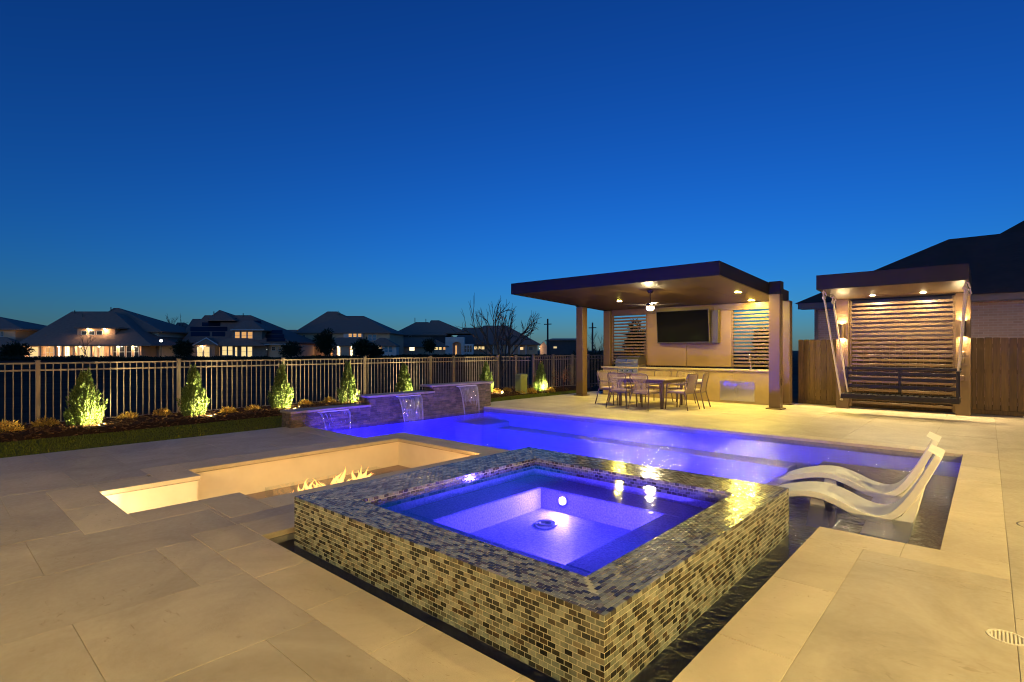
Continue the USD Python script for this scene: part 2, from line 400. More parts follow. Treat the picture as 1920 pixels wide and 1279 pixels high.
# flames: bright core, see-through edge
M['flame'] = usdkit.material(stage, '/World/Looks/flame', {
    'lw': ('layer_weight', {'blend': 0.5}), 'r': ('rgb_ramp', {'ramp': [(0.0, (0.62, 0.62, 0.62)), (0.45, (0.22, 0.22, 0.22)), (0.85, (0, 0, 0))]}),
    'tc': ('texture_coordinate', {}), 'sx': ('separate_xyz', {}), 'cr': ('rgb_ramp', {'ramp': [(0.0, (1, 0.52, 0.14)), (0.5, (1, 0.36, 0.06)), (1.0, (1, 0.20, 0.02))]}),
    'e': ('emission', {'strength': 3.2}), 't': ('transparent_bsdf', {}), 'm': ('mix_closure', {})},
    [('lw.facing', 'r.fac'), ('tc.generated', 'sx.vector'), ('sx.z', 'cr.fac'), ('cr.color', 'e.color'), ('r.color', 'm.fac'), ('t.BSDF', 'm.closure1'), ('e.emission', 'm.closure2')], surface='m.closure')

# lamps (radiances)
emit('can_lamp', (1.0, 0.76, 0.10), 1050)
emit('fan_lamp', (1.0, 0.80, 0.42), 300)
emit('swing_lamp', (1.0, 0.78, 0.42), 1700)
emit('sconce_lamp', (1.0, 0.72, 0.36), 700)
emit('soffit_lamp', (1.0, 0.80, 0.26), 1780)
emit('uplight_lamp', (1.0, 0.86, 0.42), 5200)
emit('led_strip', (1.0, 0.54, 0.17), 72)
emit('led_strip_pale', (1.0, 0.78, 0.44), 80)
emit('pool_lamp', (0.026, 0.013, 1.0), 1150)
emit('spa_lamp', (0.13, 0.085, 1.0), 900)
emit('lit_window_warm', (1.0, 0.50, 0.17), 0.24)
emit('lit_window_yellow', (1.0, 0.72, 0.30), 0.32)
emit('lit_window_bright', (1.0, 0.76, 0.42), 0.8)
emit('far_lamp', (1.0, 0.74, 0.40), 210)
emit('street_lamp_white', (1.0, 0.95, 0.85), 3)

# ------------------------------------------------------------------ ground and terrain
def terrain_z(x, y):
    t = np.hypot(np.maximum(-14.3 - x, 0), np.maximum(y - 18.5, 0) * (x < -6))
    s = lambda a, b: np.clip((t - a) / (b - a), 0, 1) ** 2 * (3 - 2 * np.clip((t - a) / (b - a), 0, 1))
    return -0.10 - 1.25 * s(0, 7) * (1 - s(45, 68)) + 0.08 * s(55, 70)


gx = np.unique(np.r_[-900, -600, -400, -300, -220, -160, -130, -110, -100:-30:5, -30:-14.5:1.5, -14.3, -13.2, -12.1, -10.15, 4.6, 8, 14, 30, 60, 120, 300, 700])
gy = np.unique(np.r_[-500, -200, -60, -20, -6.0, 2, 10, 16.55, 18.5, 20:60:3, 60:130:6, 130, 150, 180, 220, 300, 450, 700, 1000])
gxx, gyy = np.meshgrid(gx, gy, indexing='ij')
gv = np.stack([gxx, gyy, terrain_z(gxx, gyy)], -1).reshape(-1, 3)
gf = []
for i in range(len(gx) - 1):
    for j in range(len(gy) - 1):
        if gx[i] >= -10.2 and gx[i + 1] <= 4.7 and gy[j] >= -6.1 and gy[j + 1] <= 16.6:
            continue
        a, b, c, d = i * len(gy) + j, (i + 1) * len(gy) + j, (i + 1) * len(gy) + j + 1, i * len(gy) + j + 1
        gf += [[a, b, c], [a, c, d]]
obj('ground', (gv, np.array(gf)), 'field_ground', smooth=True, kind='structure')

# ------------------------------------------------------------------ deck
POOL = unary_union([sbox(-9.95, 5.92, -0.27, 10.02), sbox(-9.95, 5.12, -7.95, 5.93), sbox(-4.38, 5.12, -0.27, 5.93), sbox(-4.38, 1.87, -1.07, 5.93)])
PIT = unary_union([sbox(-7.01, 1.30, -5.88, 2.29), sbox(-7.45, 2.28, -5.46, 5.45)])
WALLFOOT = sbox(-10.4, 4.80, -9.95, 10.33)
LAWNR = sbox(-10.7, 10.33, -10.15, 16.6)
deck_area = unary_union([sbox(-10.2, -6.0, 4.6, 16.55), sbox(-10.65, 10.33, -10.1, 16.55)]).difference(unary_union([POOL, PIT, WALLFOOT]))
G_ = 0.0025
cop = []
# (x0, x1, y0, y1) each one coping stone; long strips are cut into ~0.9 m stones
def strip(x0, x1, y0, y1, axis, pitch=0.92, start=None):
    lo, hi = (x0, x1) if axis == 'x' else (y0, y1)
    n = max(1, round((hi - lo) / pitch))
    e = np.linspace(lo, hi, n + 1)
    for a, b in zip(e[:-1], e[1:]):
        cop.append((a, b, y0, y1) if axis == 'x' else (x0, x1, a, b))


strip(-7.41, -5.47, 0.92, 1.30, 'x', 1.0)
strip(-7.41, -7.01, 1.30, 1.88, 'y')
strip(-7.95, -7.01, 1.88, 2.28, 'x')
strip(-7.95, -7.45, 2.28, 5.45, 'y', 0.8)
strip(-7.95, -5.05, 5.45, 5.92, 'x', 0.95)
strip(-5.88, -5.47, 1.30, 1.88, 'y')
strip(-5.88, -5.05, 1.88, 2.28, 'x')
strip(-5.46, -5.05, 2.28, 5.45, 'y', 1.05)
strip(-9.95, -7.95, 4.74, 5.12, 'x', 1.0)
strip(-4.81, -4.38, 1.87, 5.45, 'y', 1.2)
strip(-5.05, -4.38, 5.45, 5.92, 'x')
cop += [(-4.82, -4.26, 1.49, 1.87), (-4.26, -3.60, 1.49, 1.87), (-3.60, -2.93, 1.49, 1.87), (-2.93, -2.28, 1.49, 1.87), (-2.28, -1.6, 1.49, 1.87), (-1.6, -0.70, 1.49, 1.87)]
strip(-1.07, -0.70, 1.87, 4.75, 'y', 0.96)
strip(-1.07, 0.11, 4.75, 5.12, 'x', 0.62)
strip(-0.27, 0.11, 5.12, 10.02, 'y', 0.98)
strip(-9.95, 0.11, 10.02, 10.40, 'x', 1.0)
cop_polys = [sbox(a, c, b, d) for a, b, c, d in cop]
cop_all = unary_union(cop_polys)
deck = thing('pool_deck', None, None, kind='structure')
obj('slab_bed', prism(deck_area.buffer(-0.012, join_style=2), -0.06, -0.0045), 'grout', deck) if deck_area.geom_type == 'Polygon' else None
for p in cop_polys:
    q = p.buffer(-G_ / 2, join_style=2)
    obj('coping', prism(q, -0.045, rng.uniform(-0.0006, 0.0006), 0.002), 'coping_stone', deck)
# drain hole and skimmer lid are cut from the field slabs
DRAIN = (0.075, 3.80); LID = (0.33, 6.35)
from shapely.geometry import Point
cut = unary_union([cop_all, POOL, PIT, WALLFOOT, Point(*DRAIN).buffer(0.085), Point(*LID).buffer(0.15)])
field = unary_union([sbox(-10.2, -6.0, 4.6, 16.55), sbox(-10.65, 10.33, -10.1, 16.55)]).difference(cut)
xs = [-10.66] + [-2.79 - 0.945 * k for k in range(8, -1, -1)] + [-1.845, -0.70, 0.11, 1.1, 2.1, 3.1, 4.61]
for ci in range(len(xs) - 1):
    off = 0.575 if ci % 2 == 0 else 1.21
    if xs[ci] > -0.8:
        off = 2.2 + 0.4 * (ci % 2)
    pitch = 1.27 if xs[ci] < -0.8 else 1.9
    y = off - pitch * math.ceil((off + 6.0) / pitch)
    while y < 16.6:
        cell = sbox(xs[ci], y, xs[ci + 1], y + pitch).intersection(field)
        for g in getattr(cell, 'geoms', [cell]):
            if g.geom_type == 'Polygon' and g.area > 0.004:
                q = g.buffer(-G_ / 2, join_style=2)
                for q in getattr(q, 'geoms', [q]):
                    if q.area > 0.003:
                        obj('slab', prism(q, -0.045, rng.uniform(-0.0008, 0.0006), 0.0015), 'slab_stone', deck)
        y += pitch

# drain grate and skimmer lid
t = thing('floor_drain', 'small round slotted drain grate set into the deck at the lower right', 'drain', (*DRAIN, 0))
ring = []
prof = [(0.070, -0.012), (0.083, -0.012), (0.083, 0.001), (0.070, 0.001), (0.070, -0.012)]
obj('rim', lathe(prof, 32), 'drain_metal', t, smooth=30)
obj('well', mv(lathe([(0.0, -0.035), (0.072, -0.035), (0.072, -0.006)], 28), (0, 0, 0)), 'black_void', t)
for k in range(-4, 5):
    xk = k * 0.0155; hl = math.sqrt(0.071 ** 2 - xk ** 2)
    obj('grate_bar', bx(xk - 0.0042, xk + 0.0042, -hl, hl, -0.010, -0.001, 0.001), 'drain_metal', t)
t = thing('skimmer_lid', 'round stone-filled skimmer lid flush in the deck by the right edge', 'lid', (*LID, 0))
obj('lid_insert', lathe([(0.0, -0.04), (0.139, -0.04), (0.139, -0.002), (0.137, 0.0), (0.0, 0.0)], 40), 'slab_stone', t)
obj('lid_rim', lathe([(0.1415, -0.03), (0.148, -0.03), (0.148, -0.001), (0.1415, -0.001), (0.1415, -0.03)], 40), 'dark_steel', t)

# ------------------------------------------------------------------ fire pit
pit = thing('fire_pit', 'sunken square lounge pit with glowing cream walls and under-lit coping', 'fire pit')
ZF = -0.92
W_ = 0.14
PW = [(-7.48 - W_, -7.48, 2.25, 5.48), (-7.48 - W_, -5.43 + W_, 5.48, 5.48 + W_), (-5.43, -5.43 + W_, 2.25, 5.48), (-7.04 - W_, -7.04, 1.27, 2.25 - W_), (-5.85, -5.85 + W_, 1.27, 2.25 - W_),
      (-7.04 - W_, -5.85 + W_, 1.27 - W_, 1.27), (-7.48 - W_, -7.04, 2.25 - W_, 2.25), (-5.85, -5.43 + W_, 2.25 - W_, 2.25)]
for p in PW:
    obj('pit_wall', bx(*p, ZF - 0.1, -0.047), 'pit_plaster', pit)
obj('pit_floor', bx(-7.5, -5.4, 1.25, 5.5, ZF - 0.1, ZF), 'pit_seat', pit)
# benches round the wide part, steps in the narrow part
obj('bench', bx(-7.479, -7.02, 2.251, 5.479, ZF, -0.455, 0.01), 'pit_seat', pit)
obj('bench', bx(-7.019, -5.90, 5.02, 5.479, ZF, -0.456, 0.01), 'pit_seat', pit)
obj('bench', bx(-5.899, -5.431, 2.251, 5.479, ZF, -0.455, 0.01), 'pit_seat', pit)
for k in range(4):
    obj('step', bx(-7.039, -5.851, 1.271 + 0.3 * k, 1.271 + 0.3 * (k + 1) - 0.002, ZF, -0.30 - 0.155 * k, 0.008), 'pit_plaster', pit)
# warm strip lights tucked under the coping nose
def ledx(x0, x1, y, s, m):
    obj('light_strip', bx(x0, x1, y, y + s * 0.012, -0.056, -0.0475), m, pit)
def ledy(y0, y1, x, s, m):
    obj('light_strip', bx(x, x + s * 0.012, y0, y1, -0.056, -0.0475), m, pit)
ledy(2.30, 5.44, -5.445, -1, 'led_strip'); ledy(1.32, 2.22, -5.865, -1, 'led_strip_pale'); ledx(-6.98, -5.9, 1.285, 1, 'led_strip_pale'); ledx(-5.84, -5.46, 2.265, 1, 'led_strip')
ft = thing('fire_table', 'long stone fire table with glass wind guard in the middle of the pit', 'fire table', (-6.42, 3.66, 0))
obj('table_base', bx(-0.24, 0.24, -0.80, 0.80, ZF, -0.46, 0.01), 'pit_seat', ft)
obj('table_slab', bx(-0.30, 0.30, -0.86, 0.86, -0.459, -0.42, 0.008), 'pit_seat', ft)
obj('burner_tray', bx(-0.10, 0.10, -0.62, 0.62, -0.4195, -0.405, 0.003), 'dark_steel', ft)
for a in ((-0.2, -0.192, -0.80, 0.80), (0.192, 0.2, -0.80, 0.80), (-0.191, 0.191, -0.80, -0.792), (-0.191, 0.191, 0.792, 0.80)):
    obj('glass_guard', bx(*a, -0.4195, -0.19), 'clear_glass', ft)
# flames
fl = thing('fire', 'row of yellow gas flames leaping from the burner behind the spa', 'fire', (-6.42, 3.66, -0.41))
r2 = random.Random(3)
flame_spec = [(0.47, 0.25, 0.05), (0.42, 0.34, 0.06), (0.36, 0.24, 0.06), (0.26, 0.16, 0.05), (0.15, 0.22, 0.05), (0.08, 0.36, 0.055), (0.01, 0.26, 0.06), (-0.10, 0.16, 0.05), (-0.18, 0.22, 0.05), (-0.24, 0.29, 0.05), (-0.31, 0.26, 0.055), (-0.38, 0.21, 0.05), (-0.46, 0.17, 0.045), (-0.55, 0.13, 0.03), (-0.72, 0.14, 0.02)]
for y0, hgt, w in flame_spec:
    for sub in range(3):
        hh = hgt * r2.uniform(0.55, 1.0); ww = w * r2.uniform(0.5, 0.9)
        ph = r2.uniform(0, 6); dx, dy = r2.uniform(-0.06, 0.06), r2.uniform(-0.055, 0.055)
        n = 11; s = np.linspace(0, 1, n)
        cx = dx + 0.035 * np.sin(ph + 5 * s) * s; cy = y0 + dy + 0.05 * np.sin(ph * 1.7 + 4.2 * s) * s + 0.06 * s * s * (1 if y0 > 0 else -0.4)
        rad = ww * np.sin(np.pi * np.clip(s * 0.86 + 0.14, 0, 1)) ** 0.9 * (1 - 0.55 * s)
        obj('flame', tube(np.stack([cx, cy, 0.03 + s * hh], 1), np.maximum(rad, 0.0015), 10), 'flame', fl, smooth=True)

# ------------------------------------------------------------------ pool shell
ZW = -0.10
pool = thing('pool', None, None, kind='structure')
ZD, ZL, ZM = -0.85, -0.34, -0.42
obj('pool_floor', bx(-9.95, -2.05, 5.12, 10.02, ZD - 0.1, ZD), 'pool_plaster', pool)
wl = 0.12
def wallbox(x0, x1, y0, y1, z0, z1=-0.048, m='pool_plaster', n='pool_wall'):
    obj(n, bx(x0, x1, y0, y1, z0, z1), m, pool)
wallbox(-9.95 - wl, -0.27 + wl, 10.02, 10.02 + wl, ZD, -0.13)          # far
wallbox(-9.95, -0.27, 10.023, 10.02 + wl, -0.129, -0.0465, 'waterline_tile', 'waterline_band')
wallbox(-9.95, -7.95, 5.12 - wl, 5.12, ZD)                             # near left
wallbox(-7.95, -7.95 + wl, 5.12 - wl, 5.92, ZD)
wallbox(-7.95 + wl, -4.38, 5.92 - wl, 5.92, ZD)
wallbox(-9.95 - wl, -9.95, 5.12 - wl, 10.02, ZD, -0.16)                # under the water wall
wallbox(-4.38 - wl, -4.38, 1.87, 5.92 - wl, ZM - 0.1, -0.048, 'waterline_tile')
wallbox(-4.38 - wl, -1.07, 1.87 - wl, 1.87, ZM - 0.1, -0.048, 'waterline_tile')
wallbox(-1.07, -1.07 + wl, 1.87, 5.12 - wl, ZM - 0.1, -0.048, 'waterline_tile')
wallbox(-1.07, -0.27, 5.12 - wl, 5.12, ZL - 0.1, -0.048, 'waterline_tile')
wallbox(-0.27, -0.27 + wl, 5.12 - wl, 10.02, ZL - 0.1, -0.048, 'waterline_tile')
obj('moat_floor', bx(-4.38, -1.07, 1.87, 5.12, ZM - 0.1, ZM), 'ledge_plaster', pool)
obj('moat_wall', bx(-4.38, -2.06, 5.0, 5.115, ZD, ZM - 0.101), 'pool_plaster', pool)
obj('tanning_ledge', bx(-2.05, -0.27, 5.12, 10.02, ZD, ZL, 0.02), 'ledge_plaster', pool)
obj('pool_step', bx(-2.42, -2.051, 6.4, 10.019, ZD, -0.5, 0.02), 'pool_plaster', pool)
obj('pool_bench', bx(-9.0, -2.43, 9.50, 10.019, ZD, -0.42, 0.02), 'pool_plaster', pool)
obj('pool_bench', bx(-9.949, -9.02, 9.0, 10.019, ZD, -0.30, 0.02), 'pool_plaster', pool)
for k, (c, n) in enumerate([((-7.2, 5.93, -0.45), (0, 1, 0)), ((-5.3, 5.93, -0.45), (0, 1, 0)), ((-9.0, 5.13, -0.45), (0, 1, 0))]):
    c = np.array(c); n = np.array(n, float)
    obj('light_ring', rod(c - n * 0.004, c + n * 0.008, 0.12, 24), 'dark_steel', pool)
    obj('pool_light', rod(c + n * 0.0085, c + n * 0.012, 0.095, 24), 'pool_lamp', pool)
wm = trimesh.creation.triangulate_polygon(POOL.difference(sbox(-4.23, 2.08, -1.30, 5.05)), engine='earcut')
wv = np.c_[np.asarray(wm[0])[:, :2], np.full(len(wm[0]), ZW)]; wf = np.asarray(wm[1])
tri = wv[wf]; nz = np.cross(tri[:, 1] - tri[:, 0], tri[:, 2] - tri[:, 0])[:, 2]
wf = np.where((nz < 0)[:, None], wf[:, ::-1], wf)
obj('pool_water', (wv, wf), 'pool_surface', kind='structure')

# ------------------------------------------------------------------ raised spa with mosaic tile
spa = thing('spa', 'raised square spa clad in grey and charcoal mosaic tile with blue-lit water', 'spa')
X0, X1, Y0, Y1, ZT = -4.24, -1.29, 2.07, 5.06, 0.30
IX0, IX1, IY0, IY1 = -3.74, -1.59, 2.37, 4.57
ZS = 0.262
th = 0.0024
zb = ZT - th
ZB = ZM
for p in ((X0 + th, X1 - th, Y0 + th, IY0 - th), (X0 + th, X1 - th, IY1 + th, Y1 - th), (X0 + th, IX0 - th, IY0 - th, IY1 + th), (IX1 + th, X1 - th, IY0 - th, IY1 + th)):
    obj('shell', bx(*p, ZB, zb), 'tile_grout', spa)
# inside: bench, footwell, drain, light
ZBE, ZFO = 0.12, -0.09
FX0, FX1, FY0, FY1 = -3.35, -2.04, 2.79, 4.20
for p in ((IX0 - th, IX1 + th, IY0 - th, FY0), (IX0 - th, IX1 + th, FY1, IY1 + th), (IX0 - th, FX0, FY0, FY1), (FX1, IX1 + th, FY0, FY1)):
    obj('seat', bx(*p, -0.42, ZBE, 0.012), 'pebble_plaster', spa)
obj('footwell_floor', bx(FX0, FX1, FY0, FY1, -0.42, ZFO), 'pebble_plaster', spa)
for p in ((IX0 - th - 0.001, IX1 + th, IY0 - th - 0.01, IY0 - th + 0.002), (IX0 - th, IX1 + th, IY1 + th - 0.002, IY1 + th + 0.01), (IX0 - th - 0.01, IX0 - th + 0.002, IY0, IY1), (IX1 + th - 0.002, IX1 + th + 0.01, IY0, IY1)):
    obj('inner_wall', bx(*p, ZBE + 0.001, 0.185), 'pebble_plaster', spa)
dc = (-3.0, 3.82)
obj('main_drain', mv(lathe([(0.0, 0.004), (0.05, 0.012), (0.056, 0.02), (0.066, 0.02), (0.07, 0.008), (0.085, 0.008), (0.09, 0.018), (0.10, 0.014), (0.104, 0.0)], 32)[0:2], (*dc, ZFO)), 'waterline_tile', spa, smooth=30)
for lx in (-3.09,):
    obj('light_ring', rod((lx, FY1 - 0.004, 0.03), (lx, FY1 + 0.003, 0.03), 0.07, 20), 'chrome', spa)
    obj('spa_light', rod((lx, FY1 - 0.010, 0.03), (lx, FY1 - 0.0045, 0.03), 0.036, 20), 'spa_lamp', spa)
obj('spa_light', rod((-2.2, FY0 + 0.004, 0.02), (-2.2, FY0 + 0.010, 0.02), 0.05, 20), 'spa_lamp', spa)
wv = np.array([[IX0, IY0, ZS], [IX1, IY0, ZS], [IX1, IY1, ZS], [IX0, IY1, ZS]])
obj('spa_water', (wv, np.array([[0, 1, 2], [0, 2, 3]])), 'spa_surface', spa, kind='structure')

TC = [((0.135, 0.145, 0.122), (0.20, 0.205, 0.175)), ((0.100, 0.114, 0.096), (0.148, 0.158, 0.135)), ((0.075, 0.085, 0.073), (0.122, 0.132, 0.114)), ((0.050, 0.048, 0.038), (0.095, 0.09, 0.07)),
      ((0.013, 0.013, 0.012), (0.029, 0.028, 0.024)), ((0.027, 0.021, 0.015), (0.053, 0.041, 0.029)), ((0.009, 0.009, 0.009), (0.02, 0.021, 0.02)), ((0.118, 0.108, 0.08), (0.165, 0.15, 0.115))]
for i_, (a, b) in enumerate(TC):
    mat(f'glass_tile_{"abcdefgh"[i_]}', a, 0.15, b, 34, spec=0.5, coat=0.0, detail=2)
M['glass_tile_mix'] = usdkit.material(stage, '/World/Looks/glass_tile_mix', {
    'g': ('geometry', {}), 'at': ('attribute', {'attribute': 'tone'}), 'r': ('rgb_ramp', {'interpolate': False, 'ramp': [(0.0, TC[0][1]), (0.15, TC[1][1]), (0.31, TC[2][1]), (0.44, TC[3][1]), (0.56, TC[4][1]), (0.71, TC[5][1]), (0.82, TC[6][1]), (0.92, TC[7][1])]}),
    'n': ('noise_texture', {'scale': 26.0, 'detail': 2.0}), 'r2': ('rgb_ramp', {'ramp': [(0.3, (0.8, 0.8, 0.8)), (0.7, (1.2, 1.2, 1.2))]}), 'mx': ('mix_color', {'blend_type': 'multiply', 'fac': 1.0}),
    'rr': ('map_range', {'to_min': 0.08, 'to_max': 0.24}), 'p': ('principled_bsdf', {'specular_ior_level': 0.5})},
    [('at.fac', 'r.fac'), ('g.position', 'n.vector'), ('n.fac', 'r2.fac'), ('r.color', 'mx.a'), ('r2.color', 'mx.b'), ('mx.result', 'p.base_color'), ('at.fac', 'rr.value'), ('rr.result', 'p.roughness')], surface='p.BSDF')
TW, TH_, GR = 0.0500, 0.0284, 0.0042
tiles = []     # (distance, corners 4x3, normal)


def tile_plane(o, u, v, n, lu, lv, keep=lambda cu, cv: True, rise=0.0, shift=0.0):
    """running-bond tiles over the rectangle lu x lv with origin o and unit axes u, v; n is outwards."""
    o, u, v, n = (np.array(a, float) for a in (o, u, v, n))
    rows = int(round(lv / TH_)); rh = lv / rows
    for r in range(rows):
        x = -(TW / 2 if r % 2 else 0) - shift
        while x < lu - 0.004:
            a, b = max(x, 0) + GR / 2, min(x + TW, lu) - GR / 2
            x += TW
            if b - a < 0.008:
                continue
            cu, cv = (a + b) / 2, (r + 0.5) * rh
            if not keep(cu, cv):
                continue
            tl = nrg.normal(0, 0.012, 2)
            base = o + n * (-0.0008)
            z0, z1 = r * rh + GR / 2, (r + 1) * rh - GR / 2
            q = [(a, z0), (b, z0), (b, z1), (a, z1)]
            outer = [o + u * (p + s * 0.0012) + v * (w + t_ * 0.0010) + n * (th + rise + tl[0] * (p - cu) + tl[1] * (w - cv)) for (p, w), (s, t_) in zip(q, ((1, 1), (-1, 1), (-1, -1), (1, -1)))]
            inner = [base + u * p + v * w for p, w in q]
            m = np.array(inner + outer)
            tiles.append((np.linalg.norm(m[4:].mean(0) - np.array([0, 0, EYE])), m, bool(n @ (np.array([0, 0, EYE]) - m[4:].mean(0)) > 0)))


fz = 14 * TH_
ZL0 = ZT - fz
lx, ly = X1 - X0, Y1 - Y0
tile_plane((X0, Y0 + th, ZL0), (1, 0, 0), (0, 0, 1), (0, -1, 0), lx, fz)
tile_plane((X1 - th, Y0, ZL0), (0, 1, 0), (0, 0, 1), (1, 0, 0), ly, fz, shift=0.02)
tile_plane((X1, Y1 - th, ZL0), (-1, 0, 0), (0, 0, 1), (0, 1, 0), lx, fz)
tile_plane((X0 + th, Y1, ZL0), (0, -1, 0), (0, 0, 1), (-1, 0, 0), ly, fz)
# rim: four mitred bands
fw, rw, bw, lw_ = IY0 - Y0, X1 - IX1, Y1 - IY1, IX0 - X0
tile_plane((X0, Y0, zb), (1, 0, 0), (0, 1, 0), (0, 0, 1), lx, fw, lambda a, b: a > b * lw_ / fw and lx - a > b * rw / fw)
tile_plane((X1, Y0, zb), (0, 1, 0), (-1, 0, 0), (0, 0, 1), ly, rw, lambda a, b: a >= b * fw / rw and ly - a > b * bw / rw, 0.0006)
tile_plane((X1, Y1, zb), (-1, 0, 0), (0, -1, 0), (0, 0, 1), lx, bw, lambda a, b: a > b * rw / bw and lx - a > b * lw_ / bw)
tile_plane((X0, Y1, zb), (0, -1, 0), (1, 0, 0), (0, 0, 1), ly, lw_, lambda a, b: a >= b * bw / lw_ and ly - a > b * fw / lw_, 0.0006)
# inner waterline rows
ih = 4 * TH_
tile_plane((IX1, IY0 - th, ZT - ih), (-1, 0, 0), (0, 0, 1), (0, 1, 0), IX1 - IX0, ih)
tile_plane((IX0, IY1 + th, ZT - ih), (1, 0, 0), (0, 0, 1), (0, -1, 0), IX1 - IX0, ih)
tile_plane((IX0 - th, IY0, ZT - ih), (0, 1, 0), (0, 0, 1), (1, 0, 0), IY1 - IY0, ih)
tile_plane((IX1 + th, IY1, ZT - ih), (0, -1, 0), (0, 0, 1), (-1, 0, 0), IY1 - IY0, ih)
TF = np.array([[4, 5, 6], [4, 6, 7], [0, 1, 5], [0, 5, 4], [1, 2, 6], [1, 6, 5], [2, 3, 7], [2, 7, 6], [3, 0, 4], [3, 4, 7]])


def tile_mesh(m):
    f = TF
    n = np.cross(m[5] - m[4], m[6] - m[4])
    if n @ (m[4:].mean(0) - m[:4].mean(0)) < 0:
        f = TF[:, ::-1]
    return m, f


def in_frame(c):
    d = c[:2] @ FW
    return d > 0.2 and abs((c[:2] @ RT) / d) < 0.95 and (EYE - c[2]) / d < 0.62


tiles.sort(key=lambda a: a[0] + (0 if a[2] and in_frame(a[1][4:].mean(0)) else 50))
wts = [15, 16, 13, 12, 15, 11, 10, 8]
for d_, m, vis in tiles[:300]:
    obj('tile', tile_mesh(m), f'glass_tile_{rng.choices("abcdefgh", wts)[0]}', spa)
obj('tile_field', cat([tile_mesh(m) for _, m, _ in tiles[300:]]), 'glass_tile_mix', spa, kind='stuff', tone=10)

# ------------------------------------------------------------------ water wall of stacked stone
ww = thing('water_wall', 'three-tier stacked stone water wall along the far left pool edge', 'wall')
tiers = [(4.80, 6.55, 0.275), (6.55, 8.33, 0.465), (8.33, 10.30, 0.605)]
for y0, y1, zt in tiers:
    obj('core', bx(-10.30, -9.985, y0 + 0.03, y1 - 0.03 + (0.03 if y1 < 10 else 0), -0.2, zt - 0.001), 'wall_core', ww)
for a, b, zc in ((4.77, 6.549, 0.275), (6.45, 8.33, 0.465), (8.21, 10.335, 0.605)):
    n = max(1, round((b - a) / 0.6)); e = np.linspace(a, b, n + 1)
    for p, q in zip(e[:-1], e[1:]):
        obj('cap', bx(-10.36, -9.91, p + 0.001, q - 0.001, zc, zc + 0.045, 0.004), 'cap_stone', ww)
ledge_n = 0
for y0, y1, zt in tiers:
    z = -0.165
    while z < zt - 0.012:
        h = min(rng.choice([0.040, 0.046, 0.052, 0.058]), zt - z)
        if h < 0.02:
            break
        y = y0 - (rng.uniform(0.0, 0.02))
        while y < y1 - 0.01:
            L = rng.uniform(0.13, 0.36)
            e = min(y + L, y1)
            if y1 - e < 0.06:
                e = y1
            pr = rng.uniform(0.0, 0.016)
            obj('ledge_stone', bx(-10.02, -9.962 + pr, y + 0.0015, e - 0.0015, z + 0.0015, z + h - 0.0015, 0.004), 'ledge_stone', ww)
            y = e
        z += h
# its two ends (the near end faces the lawn)
for ye, sgn, zt in ((4.80, -1, 0.275), (10.30, 1, 0.605), (6.55, -1, 0.464), (8.33, -1, 0.604)):
    z = {4.80: -0.08, 10.30: -0.08, 6.55: 0.322, 8.33: 0.512}[ye]
    while z < zt - 0.012:
        h = min(0.05, zt - z)
        e = [-10.33, -10.33 + rng.uniform(0.12, 0.2), -10.022]
        for p, q in zip(e[:-1], e[1:]):
            pr = rng.uniform(0, 0.012)
            a, b = sorted((ye + sgn * (0.002 + pr), ye - sgn * 0.05))
            obj('ledge_stone', bx(p + 0.001, q - 0.001, a, b, z + 0.001, z + h - 0.001, 0.004), 'ledge_stone', ww)
        z += h
